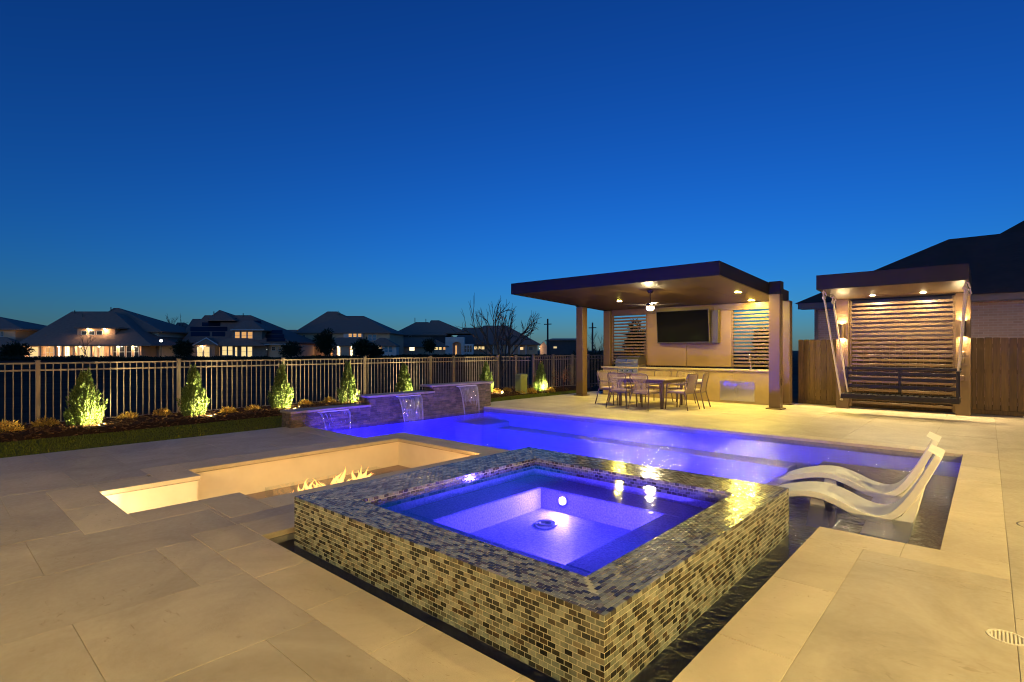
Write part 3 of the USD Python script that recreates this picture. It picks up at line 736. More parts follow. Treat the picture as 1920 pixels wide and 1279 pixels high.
# waterfalls: lip, thin rippled sheet, two edge streams
for k, (a, b, zt, dens) in enumerate(((5.36, 5.98, 0.27, 0.35), (7.24, 7.86, 0.455, 1.0), (9.08, 9.68, 0.595, 0.8))):
    t = thing('waterfall', ['low waterfall with broken beads from the lowest tier', 'waterfall sheet from the middle tier of the stone wall', 'tall waterfall from the highest tier beside the deck'][k], 'waterfall', group='waterfalls of the stone wall')
    obj('spill_lip', bx(-9.96, -9.885, a - 0.02, b + 0.02, zt - 0.018, zt - 0.004, 0.003), 'trim_white', t)
    H_ = zt - 0.02 - ZW
    n = 13; s = np.linspace(0, 1, n)
    fall = lambda q: (-9.885 + 0.16 * np.sqrt(q), zt - 0.022 - H_ * q)
    xx, zz = fall(s)
    for e, sg in ((a, 1), (b, -1)):
        yy = e + sg * 0.05 * s
        rad = 0.017 - 0.004 * s + 0.003 * np.sin(9 * s + k)
        obj('edge_stream', tube(np.stack([xx, yy, zz], 1), rad, 8), 'falling_water', t, smooth=True)
    # sheet in strands and beads
    rr = random.Random(20 + k)
    ms = []
    for c in range(int(26 * dens) + 3):
        yb = rr.uniform(a + 0.04, b - 0.04)
        s0 = rr.choice([0.05, 0.05, 0.35, 0.5]); s1 = min(1.0, s0 + rr.uniform(0.08, 0.38))
        q = np.linspace(s0, s1, 6); X_, Z_ = fall(q)
        wd = rr.uniform(0.003, 0.009) * np.sin(np.pi * np.linspace(0.12, 0.95, 6))
        ms.append(tube(np.stack([X_ + rr.uniform(-0.01, 0.01), yb + (0.5 * (a + b) - yb) * 0.12 * q + 0.006 * np.sin(8 * q + c), Z_], 1), wd, 6))
    obj('strands', cat(ms), 'falling_water', t, smooth=True, kind='stuff')
    if k > 0:
        ys = np.linspace(a + 0.01, b - 0.01, 25); q = np.linspace(0.0, 1.0 if k == 1 else 0.55, 14)
        V = []
        for qi in q:
            X_, Z_ = fall(qi)
            for yi in ys:
                V.append((X_ - 0.012 + 0.006 * math.sin(yi * 60 + 3 * qi) + 0.005 * math.sin(yi * 23 + 17 * qi), yi + (0.5 * (a + b) - yi) * 0.14 * qi, Z_))
        V = np.array(V); F_ = []
        for i in range(len(q) - 1):
            for j in range(len(ys) - 1):
                p = i * len(ys) + j
                F_ += [[p, p + 1, p + len(ys) + 1], [p, p + len(ys) + 1, p + len(ys)]]
        obj('sheet', (V, np.array(F_)), 'falling_water', t, smooth=True)

# ------------------------------------------------------------------ pavilion
RS = 0.042
def roofz(y, zf, yf):
    return zf - RS * (y - yf)


def sheared(m, yf):
    v = np.array(m[0], float); v[:, 2] -= RS * (v[:, 1] - yf)
    return v, m[1]


pav = thing('pavilion', 'brown metal pavilion with flat cantilevered roof and slatted back', 'pavilion')
PX0, PX1, PY0, PY1, PZ = -9.95, -4.15, 11.1, 16.25, 3.05
f_ = 0.06
obj('front_fascia', sheared(bx(PX0, PX1, PY0, PY0 + f_, PZ, PZ + 0.30, 0.004), PY0), 'dark_bronze', pav)
obj('side_fascia', sheared(bx(PX1 - f_, PX1, PY0 + f_ + 0.001, PY1, PZ, PZ + 0.30, 0.004), PY0), 'dark_bronze', pav)
obj('side_fascia', sheared(bx(PX0, PX0 + f_, PY0 + f_ + 0.001, PY1, PZ, PZ + 0.30, 0.004), PY0), 'dark_bronze', pav)
obj('back_fascia', sheared(bx(PX0 + f_ + 0.001, PX1 - f_ - 0.001, PY1 - f_, PY1, PZ, PZ + 0.30, 0.004), PY0), 'dark_bronze', pav)
npan = 6
e = np.linspace(PX0 + f_ + 0.001, PX1 - f_ - 0.001, npan + 1)
for a, b in zip(e[:-1], e[1:]):
    obj('ceiling_panel', sheared(bx(a + 0.001, b - 0.001, PY0 + f_ + 0.001, PY1 - f_ - 0.001, PZ + 0.025, PZ + 0.06, 0.003), PY0), 'soffit_metal', pav)
obj('roof_deck', sheared(bx(PX0 + f_, PX1 - f_, PY0 + f_, PY1 - f_, PZ + 0.20, PZ + 0.24), PY0), 'dark_bronze', pav)
posts = [(-9.98, 14.62), (-4.02, 14.55), (-9.80, 16.0), (-4.16, 16.0)]
for i, (px_, py_) in enumerate(posts):
    top = roofz(py_, PZ, PY0) - 0.002
    if i == 1:
        top = roofz(py_, PZ, PY0) + 0.0
    obj('post', bx(px_ - 0.13, px_ + 0.13, py_ - 0.13, py_ + 0.13, 0.03, top, 0.006), 'bronze_metal', pav)
    obj('base_plate', bx(px_ - 0.19, px_ + 0.19, py_ - 0.19, py_ + 0.19, 0.001, 0.03, 0.004), 'bronze_metal', pav)
obj('outlet_box', bx(-3.889, -3.87, 14.52, 14.58, 0.60, 0.78, 0.004), 'bronze_metal', pav)
obj('beam_end', bx(-4.149, -3.87, 14.42, 14.68, 2.91, 3.225, 0.005), 'dark_bronze', pav)
obj('beam_end', bx(-10.13, -9.951, 14.49, 14.75, 2.91, 3.22, 0.005), 'dark_bronze', pav)
obj('back_beam', bx(-9.66, -4.30, 15.96, 16.12, 2.66, roofz(16.1, PZ, PY0) + 0.02, 0.004), 'bronze_metal', pav)
# slat screens with their mullions, and the solid middle wall
for x0, x1 in ((-9.665, -8.33), (-5.63, -4.295)):
    obj('screen_frame', bx(x0, x0 + 0.05, 15.98, 16.06, 0.99, 2.659, 0.003), 'bronze_metal', pav)
    obj('screen_frame', bx(x1 - 0.05, x1, 15.98, 16.06, 0.99, 2.659, 0.003), 'bronze_metal', pav)
    n = 16
    for k in range(n):
        z = 1.01 + k * (2.64 - 1.0) / n
        obj('slat', bx(x0 + 0.051, x1 - 0.051, 16.0, 16.035, z, z + 0.058, 0.003), 'bronze_metal', pav)
obj('wall_panel', bx(-8.325, -6.992, 15.97, 16.05, 0.99, 2.659, 0.004), 'panel_metal', pav)
obj('wall_panel', bx(-6.985, -5.635, 15.97, 16.05, 0.99, 2.659, 0.004), 'panel_metal', pav)
for lx, lyy in ((-8.2, 14.0), (-4.72, 13.87), (-4.95, 15.62)):
    z = roofz(lyy, PZ, PY0) + 0.025
    obj('light_trim', mv(lathe([(0.075, -0.004), (0.095, -0.006), (0.098, -0.001), (0.075, -0.001)], 24), (lx, lyy, z)), 'white_plastic', pav)
    small = lyy < 12
    obj('recessed_light', rod((lx, lyy, z - 0.0035), (lx, lyy, z - 0.0015), 0.028 if small else 0.072, 20), 'can_lamp', pav)

fan = thing('ceiling_fan', 'dark ceiling fan with glowing globe light under the pavilion roof', 'fan', (-6.43, 12.5, 0))
zc = roofz(12.5, PZ, PY0) + 0.024
obj('canopy', lathe([(0.0, zc - 0.07), (0.05, zc - 0.07), (0.075, zc - 0.03), (0.08, zc - 0.002), (0.0, zc - 0.002)], 20), 'dark_bronze', fan, smooth=40)
obj('downrod', rod((0, 0, 2.70), (0, 0, zc - 0.07), 0.013, 10), 'dark_bronze', fan)
obj('motor', lathe([(0.0, 2.60), (0.09, 2.60), (0.11, 2.63), (0.10, 2.69), (0.03, 2.71), (0.0, 2.71)], 24), 'dark_bronze', fan, smooth=40)
obj('globe', lathe([(0.0, 2.50), (0.05, 2.506), (0.085, 2.53), (0.095, 2.56), (0.085, 2.598), (0.0, 2.599)], 24), 'fan_lamp', fan, smooth=True)
for k in range(5):
    a = k * 2 * math.pi / 5 + 0.35
    bl = cat(bx(0.09, 0.22, -0.018, 0.018, 2.648, 2.656), bx(0.20, 0.76, -0.065, 0.065, 2.652, 2.662, 0.003))
    obj('blade', rotz(bl, a), 'dark_bronze', fan)

tv = thing('television', 'large black flat television on the pavilion back wall', 'television')
def tilt(m, a, oy, oz):
    v = np.array(m[0], float); y, z = v[:, 1] - oy, v[:, 2] - oz
    return np.stack([v[:, 0], oy + y * math.cos(a) - z * math.sin(a), oz + y * math.sin(a) + z * math.cos(a)], 1), m[1]


tvm = lambda m: rotz(tilt(m, math.radians(4.3), 15.75, 2.2), math.radians(-5), (-7.0, 15.7, 0))
obj('screen', tvm(bx(-7.88, -6.17, 15.700, 15.712, 1.745, 2.700)), 'tv_black', tv)
obj('bezel', tvm(cat(bx(-7.90, -6.15, 15.713, 15.76, 1.715, 2.725, 0.004), bx(-7.90, -7.881, 15.699, 15.7125, 1.715, 2.725), bx(-6.169, -6.15, 15.699, 15.7125, 1.715, 2.725), bx(-7.88, -6.17, 15.699, 15.7125, 2.701, 2.725))), 'tv_shell', tv)
obj('soundbar', tvm(bx(-7.88, -6.17, 15.690, 15.7125, 1.716, 1.744, 0.003)), 'dark_steel', tv)
obj('wall_box', bx(-7.55, -5.95, 15.80, 15.968, 1.70, 2.68, 0.005), 'tv_shell', tv)

# ------------------------------------------------------------------ outdoor kitchen
kit = thing('kitchen_counter', 'long stone-clad outdoor kitchen counter under the pavilion', 'counter')
CX0, CX1, CY0, CY1 = -9.66, -4.30, 15.40, 15.96
e = np.linspace(CX0, CX1, 6)
obj('core', bx(CX0 + 0.02, CX1 - 0.02, CY0 + 0.02, CY1, 0.002, 0.895), 'grout', kit)
for a, b in zip(e[:-1], e[1:]):
    obj('cladding', bx(a + 0.001, b - 0.001, CY0, CY0 + 0.019, 0.003, 0.894, 0.002), 'counter_clad', kit)
for cy in (CX0, CX1):
    a, b = sorted((cy, cy + (0.019 if cy == CX0 else -0.019)))
    obj('cladding', bx(a, b, CY0 + 0.0195, CY1, 0.003, 0.894, 0.002), 'counter_clad', kit)
obj('worktop', bx(CX0 - 0.04, CX1 + 0.02, CY0 - 0.05, CY1 + 0.005, 0.896, 0.945, 0.006), 'counter_top', kit)
obj('door_frame', cat(bx(-5.74, -4.80, 15.385, 15.3995, 0.065, 0.09), bx(-5.74, -4.80, 15.385, 15.3995, 0.59, 0.615), bx(-5.74, -5.715, 15.385, 15.3995, 0.091, 0.589), bx(-4.825, -4.80, 15.385, 15.3995, 0.091, 0.589)), 'steel', kit)
for x0, x1, hx in ((-5.713, -5.271, -5.31), (-5.269, -4.827, -5.23)):
    d = obj('cabinet_door', bx(x0, x1, 15.382, 15.3995, 0.093, 0.587, 0.003), 'steel', kit)
    obj('handle', cat(rod((hx, 15.352, 0.27), (hx, 15.352, 0.43), 0.009, 8), rod((hx, 15.352, 0.29), (hx, 15.383, 0.29), 0.006, 6), rod((hx, 15.352, 0.41), (hx, 15.383, 0.41), 0.006, 6)), 'chrome', d)
obj('outlet_cover', cat(bx(-6.42, -6.18, 15.365, 15.3995, 0.52, 0.64, 0.006)), 'white_plastic', kit)
obj('drawer_panel', bx(-6.62, -6.14, 15.388, 15.3995, 0.10, 0.42, 0.003), 'counter_clad', kit)
fau = thing('faucet', 'tall chrome gooseneck faucet on the right end of the counter', 'faucet', (-5.0, 15.72, 0.945))
q = [(0, 0, 0), (0, 0, 0.36)] + [(0, -0.07 + 0.07 * math.cos(a), 0.36 + 0.07 * math.sin(a)) for a in np.linspace(0.3, math.pi, 9)] + [(0, -0.14, 0.26)]
obj('spout', tube(q, 0.014, 10), 'chrome', fau, smooth=True)
obj('base', lathe([(0, 0), (0.032, 0), (0.028, 0.03), (0.018, 0.05), (0, 0.05)], 16), 'chrome', fau, smooth=True)
obj('lever', rod((0.02, 0, 0.06), (0.09, -0.02, 0.10), 0.008, 8), 'chrome', fau)
obj('spray_head', rod((0, -0.14, 0.20), (0, -0.14, 0.265), 0.018, 10), 'chrome', fau)
gr = thing('gas_grill', 'stainless gas grill with domed lid built into the counter', 'grill', (-8.75, 15.62, 0.946))
obj('fire_box', bx(-0.42, 0.42, -0.25, 0.26, 0.0, 0.08, 0.008), 'steel', gr)
prof = [(-0.25, 0.082), (-0.255, 0.14), (-0.22, 0.25), (-0.13, 0.32), (0.0, 0.345), (0.14, 0.335), (0.25, 0.28), (0.26, 0.082)]
m = trimesh.creation.extrude_polygon(Polygon(prof), 0.8, engine='earcut')
v = np.array(m.vertices); v = np.stack([v[:, 2] - 0.4, v[:, 0], v[:, 1]], 1)
lid = obj('lid', (v, np.array(m.faces)), 'steel', gr)
obj('lid_end', cat(mv((v * [0.03, 1.02, 1.02] + [0, 0, -0.002], np.array(m.faces)), (0.413, 0, 0)), mv((v * [0.03, 1.02, 1.02] + [0, 0, -0.002], np.array(m.faces)), (-0.413, 0, 0))), 'dark_steel', gr)
obj('lid_handle', cat(rod((-0.3, -0.30, 0.16), (0.3, -0.30, 0.16), 0.012, 8), rod((-0.28, -0.30, 0.16), (-0.28, -0.24, 0.16), 0.008, 6), rod((0.28, -0.30, 0.16), (0.28, -0.24, 0.16), 0.008, 6)), 'chrome', gr)
obj('thermometer', disc((0, -0.240, 0.22), (0, -1, 0.3), 0.035, 16, 0.008), 'chrome', gr)
obj('control_panel', bx(-0.42, 0.42, -0.30, -0.226, -0.19, -0.055, 0.006), 'steel', gr)
for k in range(4):
    obj('knob', rod((-0.27 + 0.18 * k, -0.335, -0.12), (-0.27 + 0.18 * k, -0.301, -0.12), 0.028, 14), 'chrome', gr)

# ------------------------------------------------------------------ dining table and chairs
TBX, TBY = -6.78, 13.22
tb = thing('dining_table', 'square brown outdoor dining table ringed by rope chairs', 'table', (TBX, TBY, 0))
obj('tabletop', bx(-0.76, 0.76, -0.74, 0.74, 0.715, 0.75, 0.008), 'table_top_stone', tb)
obj('apron', cat(bx(-0.66, 0.66, -0.66, -0.63, 0.64, 0.714), bx(-0.66, 0.66, 0.63, 0.66, 0.64, 0.714), bx(-0.66, -0.63, -0.629, 0.629, 0.64, 0.714), bx(0.63, 0.66, -0.629, 0.629, 0.64, 0.714)), 'chair_frame', tb)
for sx in (-1, 1):
    for sy in (-1, 1):
        obj('leg', cat(bx(sx * 0.60 - 0.032, sx * 0.60 + 0.032, sy * 0.58 - 0.032, sy * 0.58 + 0.032, 0.001, 0.713, 0.005)), 'chair_frame', tb)


def chair(label, loc, rz):
    t = thing('dining_chair', label, 'chair', loc, rz, group='rope dining chairs round the table')
    # faces +y
    bk = lambda u, s: np.array([u, -0.25 - 0.10 * s, 0.40 + 0.50 * s])      # leaning back plane
    hw = lambda s: 0.235 + 0.025 * s
    loop = [bk(-hw(0) + 0.04, 0.0), bk(-hw(0.0), 0.08)] + [bk(-hw(s), s) for s in (0.3, 0.6, 0.86)] + [bk(-hw(0.9) + 0.015, 0.955), bk(-hw(1) + 0.06, 1.0), bk(0, 1.005), bk(hw(1) - 0.06, 1.0), bk(hw(0.9) - 0.015, 0.955)] + [bk(hw(s), s) for s in (0.86, 0.6, 0.3)] + [bk(hw(0), 0.08), bk(hw(0) - 0.04, 0.0)]
    obj('back_frame', tube(loop, 0.0135, 8, closed=True), 'chair_frame', t, smooth=True)
    cords = []
    n = 17
    for i in range(n):
        u = -1 + 2 * i / (n - 1)
        top = bk(u * (hw(1) - 0.035), 0.985); mid = bk(u * 0.15, 0.48); bot = bk(u * (hw(0) - 0.03), 0.03)
        for off in (0.007, -0.007):
            cords.append(tube([top + [0, off, 0], (top * 0.45 + mid * 0.55) + [0, off * 0.3, 0], mid, (bot * 0.5 + mid * 0.5) + [0, off * 0.3, 0], bot + [0, off, 0]], 0.0048, 5, caps=False))
    obj('rope_weave', cat(cords), 'chair_rope', t, smooth=True, kind='stuff')
    obj('seat_frame', tube([(-0.25, -0.24, 0.405), (-0.26, 0.22, 0.415), (0.26, 0.22, 0.415), (0.25, -0.24, 0.405)], 0.014, 8, closed=True), 'chair_frame', t)
    obj('cushion', bx(-0.225, 0.225, -0.225, 0.235, 0.415, 0.475, 0.022), 'chair_cushion', t)
    for s in (-1, 1):
        obj('leg', rod((s * 0.262, 0.215, 0.64), (s * 0.275, 0.26, 0.0), 0.0145, 8), 'chair_frame', t)
        obj('leg', rod((s * 0.245, -0.262, 0.44), (s * 0.29, -0.37, 0.0), 0.0145, 8), 'chair_frame', t)
        obj('armrest', tube([(s * 0.262, 0.225, 0.635), (s * 0.268, 0.10, 0.645), (s * 0.262, -0.12, 0.64), (s * 0.252, -0.30, 0.645)], 0.0155, 8), 'chair_frame', t, smooth=True)
    return t


ch = chair('brown rope chair with its back to the pool, left of the near pair', (-7.16, 12.38, 0), 3)
for lab, x, y, r in (('brown rope chair with its back to the pool, right of the near pair', -6.48, 12.36, -4),
                     ('rope chair at the right side of the table nearest the pool', -5.83, 12.95, 84),
                     ('rope chair at the right side of the table nearest the steel cabinet doors', -5.78, 13.60, 97),
                     ('rope chair on the counter side of the table, right one', -6.42, 14.20, 176),
                     ('rope chair on the counter side of the table, left one', -7.05, 14.18, 183),
                     ('rope chair at the far left corner of the table beside the grill', -7.80, 13.62, -82),
                     ('leftmost rope chair turned sideways to the table', -7.78, 12.90, -97)):
    dup(ch, lab, (x, y, 0), r)

# ------------------------------------------------------------------ swing pergola
per = thing('swing_pergola', 'brown metal pergola with slatted back and flat roof over the swing', 'pergola')
SX0, SX1, SY0, SY1, SZ = -2.96, -0.28, 13.85, 16.16, 2.885
obj('front_fascia', sheared(bx(SX0, SX1, SY0, SY0 + 0.05, SZ, SZ + 0.33, 0.004), SY0), 'dark_bronze', per)
obj('side_fascia', sheared(bx(SX0, SX0 + 0.05, SY0 + 0.051, SY1, SZ, SZ + 0.33, 0.004), SY0), 'dark_bronze', per)
obj('side_fascia', sheared(bx(SX1 - 0.05, SX1, SY0 + 0.051, SY1, SZ, SZ + 0.33, 0.004), SY0), 'dark_bronze', per)
obj('ceiling_panel', sheared(bx(SX0 + 0.051, SX1 - 0.051, SY0 + 0.051, SY1, SZ + 0.01, SZ + 0.05), SY0), 'soffit_metal', per)
obj('roof_deck', sheared(bx(SX0 + 0.051, SX1 - 0.051, SY0 + 0.051, SY1, SZ + 0.2, SZ + 0.24), SY0), 'dark_bronze', per)
SPX = (-2.80, -0.425)
for x in SPX:
    obj('post', bx(x - 0.135, x + 0.135, 15.87, 16.13, 0.001, roofz(16.0, SZ, SY0) + 0.005, 0.006), 'bronze_metal', per)
n = 24
for k in range(n):
    z = 0.13 + k * 2.60 / n
    obj('slat', bx(SPX[0] + 0.19, SPX[1] - 0.19, 16.0, 16.035, z, z + 0.062, 0.003), 'bronze_metal', per)
for x in (SPX[0] + 0.137, SPX[1] - 0.188):
    obj('slat_rail', bx(x, x + 0.05, 15.97, 16.06, 0.05, 2.76, 0.003), 'bronze_metal', per)
for lx in (-2.1, -1.12):
    z = roofz(15.55, SZ, SY0) + 0.01
    obj('light_trim', mv(lathe([(0.05, -0.004), (0.068, -0.005), (0.07, -0.001), (0.05, -0.001)], 20), (lx, 15.55, z)), 'white_plastic', per)
    obj('recessed_light', rod((lx, 15.55, z - 0.0035), (lx, 15.55, z - 0.0015), 0.048, 16), 'swing_lamp', per)
for z, h, x in ((1.36, 0.10, -0.45), (1.20, 0.12, -0.45), (0.79, 0.12, -0.45), (0.86, 0.10, -2.76)):
    obj('switch_box', bx(x - 0.045, x + 0.045, 15.84, 15.8695, z, z + h, 0.006), 'bronze_metal', per)
sc0 = None
for i, x in enumerate(SPX):
    lab = ['cylinder wall sconce shining up and down on the left post of the swing pergola', 'cylinder wall sconce shining up and down on the right post of the swing pergola'][i]
    if sc0 is None:
        t = thing('wall_sconce', lab, 'wall lamp', (x, 15.80, 1.98), group='sconces on the swing pergola')
        obj('body', lathe([(0.051, -0.17), (0.055, -0.175), (0.055, 0.175), (0.051, 0.17), (0.051, -0.17)], 24), 'bronze_metal', t, smooth=40)
        obj('bracket', bx(-0.03, 0.03, 0.05, 0.0695, -0.06, 0.06, 0.003), 'bronze_metal', t)
        obj('lamp_up', rod((0, 0, 0.140), (0, 0, 0.150), 0.046, 18), 'sconce_lamp', t)
        obj('lamp_down', rod((0, 0, -0.150), (0, 0, -0.140), 0.046, 18), 'sconce_lamp', t)
        sc0 = t
    else:
        dup(sc0, lab, (x, 15.80, 1.98))
sw = thing('swing_bench', 'dark slatted swing bench hung on thick ropes under the pergola', 'swing', (0, 0, 0))
BX0, BX1, BY0, BY1, BZ = -2.56, -0.44, 14.30, 14.90, 0.48
for a in ((BX0, BX1, BY0, BY0 + 0.05), (BX0, BX1, BY1 - 0.05, BY1), (BX0, BX0 + 0.05, BY0 + 0.051, BY1 - 0.051), (BX1 - 0.05, BX1, BY0 + 0.051, BY1 - 0.051)):
    obj('seat_rail', bx(*a, BZ - 0.10, BZ + 0.01, 0.004), 'dark_bronze', sw)
for k in range(19):
    x = BX0 + 0.085 + k * (BX1 - BX0 - 0.17) / 18
    obj('seat_slat', bx(x - 0.028, x + 0.028, BY0 + 0.051, BY1 - 0.051, BZ - 0.018, BZ, 0.003), 'dark_bronze', sw)
for x in (BX0, (BX0 + BX1) / 2 - 0.03, BX1 - 0.07):
    obj('back_upright', bx(x, x + 0.06, BY1 + 0.001, BY1 + 0.05, BZ - 0.09, BZ + 0.555, 0.004), 'dark_bronze', sw)
obj('back_rail', bx(BX0 - 0.01, BX1 + 0.01, BY1 + 0.001, BY1 + 0.06, BZ + 0.556, BZ + 0.62, 0.005), 'dark_bronze', sw)
for z in (0.13, 0.30, 0.43):
    for a, b in ((BX0 + 0.061, (BX0 + BX1) / 2 - 0.031), ((BX0 + BX1) / 2 + 0.031, BX1 - 0.071)):
        obj('back_rail', bx(a, b, BY1 + 0.005, BY1 + 0.045, BZ + z, BZ + z + 0.075, 0.003), 'dark_bronze', sw)
obj('armrest', bx(BX1 - 0.06, BX1 + 0.005, BY0 + 0.0, BY1, BZ + 0.53, BZ + 0.57, 0.004), 'dark_bronze', sw)
obj('arm_post', bx(BX1 - 0.055, BX1, BY0 + 0.002, BY0 + 0.052, BZ + 0.011, BZ + 0.529, 0.004), 'dark_bronze', sw)
ropes = [((BX0 + 0.02, BY0 + 0.025, BZ - 0.13), (-2.88, 14.15, 2.85)), ((BX0 + 0.06, BY1 - 0.03, BZ - 0.02), (-2.88, 15.15, 2.81)), ((BX1 - 0.02, BY0 + 0.025, BZ + 0.58), (-0.34, 14.15, 2.85)), ((BX1 - 0.02, BY1 + 0.03, BZ + 0.63), (-0.34, 15.15, 2.81))]
for a, b in ropes:
    a, b = np.array(a), np.array(b)
    s = np.linspace(0, 1, 9)
    r_ = obj('rope', tube(a + (b - a) * s[:, None], 0.019, 10), 'swing_rope', sw, smooth=True)
    kn = np.array([b + (a - b) * 0.05 + [0.028 * math.cos(w), 0.028 * math.sin(w) * 0.8, 0.022 * math.sin(2 * w) - 0.02 * i] for i in range(2) for w in np.linspace(0, 5.6, 9)])
    obj('knot', cat(tube(kn, 0.016, 8), tube([b + [0, 0, 0.03], b + [0.05, 0.0, -0.02], b + [0.075, -0.01, -0.10]], 0.014, 8)), 'swing_rope', r_, smooth=True)
    if a[2] < BZ:
        obj('end_knot', mv(lathe([(0, -0.03), (0.03, -0.02), (0.034, 0.0), (0.028, 0.02), (0, 0.028)], 10), a), 'swing_rope', r_, smooth=True)

# ------------------------------------------------------------------ wooden fence and neighbour's house
wfn = thing('wood_fence', 'stained cedar board fence behind the swing pergola', 'fence')
x = -4.0
while x < 4.4:
    w = 0.138
    zt = 1.78 + rng.uniform(-0.012, 0.012)
    pl = [(x + 0.002, 0.10), (x + w - 0.002, 0.10), (x + w - 0.002, zt - 0.014), (x + w - 0.016, zt), (x + 0.016, zt), (x + 0.002, zt - 0.014)]
    m = trimesh.creation.extrude_polygon(Polygon(pl), 0.018, engine='earcut')
    v = np.array(m.vertices); yj = rng.uniform(-0.003, 0.003)
    v = np.stack([v[:, 0], 16.62 + v[:, 2] + yj, v[:, 1]], 1)
    obj('plank', (v, np.array(m.faces)[:, ::-1]), 'cedar_' + rng.choice('abc'), wfn)
    x += w + rng.uniform(0.001, 0.004)
obj('kickboard', bx(-4.0, 4.4, 16.60, 16.618, 0.0, 0.098, 0.003), 'cedar_c', wfn)
for z in (0.3, 0.95, 1.55):
    obj('fence_rail', bx(-4.0, 4.4, 16.645, 16.69, z, z + 0.09), 'cedar_c', wfn)
# second run of boards further back, glimpsed through the slat screens
wf2 = thing('wood_fence', 'far run of cedar board fence glimpsed low through the left slat screen', 'fence')
x = -10.9
for k in range(22):
    w = 0.138
    obj('plank', bx(x, x + w - 0.004, 20.6, 20.618, -0.1, 1.78 + rng.uniform(-0.012, 0.012), 0.003), 'cedar_' + rng.choice('abc'), wf2)
    x += w
nb = thing('neighbour_house', "neighbour's single-storey brick house with big dark hip roof behind the wood fence", 'house')
NX0, NX1, NY0, NY1, NE = -4.9, 9.0, 20.4, 32.0, 2.9
obj('wall', bx(NX0 + 0.4, NX1, NY0 + 0.4, NY1, -0.1, NE), 'neighbour_brick', nb)
obj('fascia', bx(NX0 - 0.02, NX1, NY0 - 0.02, NY0 + 0.05, NE + 0.001, NE + 0.22, 0.004), 'brick_far', nb)
obj('soffit', bx(NX0 + 0.03, NX1, NY0 + 0.051, NY0 + 0.42, NE + 0.002, NE + 0.03), 'trim_white', nb)
RZ = NE + 0.2
v = np.array([[NX0 - 0.1, NY0 - 0.1, RZ], [NX1, NY0 - 0.1, RZ], [NX1, NY1 + 0.5, RZ], [NX0 - 0.1, NY1 + 0.5, RZ], [-1.05, 24.6, 5.45], [NX1, 24.6, 5.45], [NX1, 28, 5.45], [-1.05, 28, 5.45]])
obj('roof', (v, np.array([[0, 1, 5], [0, 5, 4], [1, 2, 6], [1, 6, 5], [2, 3, 7], [2, 7, 6], [3, 0, 4], [3, 4, 7], [4, 5, 6], [4, 6, 7], [0, 2, 1], [0, 3, 2]])), 'black_shingle', nb)
v = np.array([[-0.6, 25.2, 5.0], [9, 25.2, 5.0], [9, 34, 5.0], [-0.6, 34, 5.0], [3.0, 28.6, 7.7], [9, 28.6, 7.7], [9, 31, 7.7], [3.0, 31, 7.7]])
obj('roof', (v, np.array([[0, 1, 5], [0, 5, 4], [1, 2, 6], [1, 6, 5], [2, 3, 7], [2, 7, 6], [3, 0, 4], [3, 4, 7], [4, 5, 6], [4, 6, 7], [0, 2, 1], [0, 3, 2]])), 'black_shingle', nb)
obj('downpipe', cat(bx(-4.46, -4.38, 20.72, 20.79, 0.0, 2.88, 0.01)), 'brick_far', nb)

# ------------------------------------------------------------------ own house, out of frame to the right: its soffit lights wash the deck
hm = thing('patio_house', 'own house wall and deep eave along the right side of the deck', 'house')
obj('wall', bx(4.62, 4.9, -6.0, 11.0, -0.05, 3.1), 'stucco_tan', hm)
obj('eave', bx(3.2, 4.9, -6.2, 11.2, 3.101, 3.35, 0.01), 'trim_white', hm)
obj('wall', bx(-10.0, 4.6, -6.3, -6.02, -0.05, 3.1), 'stucco_tan', hm)
obj('eave', bx(-10.0, 3.19, -6.2, -4.4, 3.101, 3.35, 0.01), 'trim_white', hm)
for c in ((3.55, -2.2), (3.55, 1.6), (3.55, 5.4), (3.55, 9.2), (-5.2, -4.8), (-1.8, -4.8)):
    obj('soffit_light', rod((*c, 3.092), (*c, 3.1), 0.085, 18), 'soffit_lamp', hm)

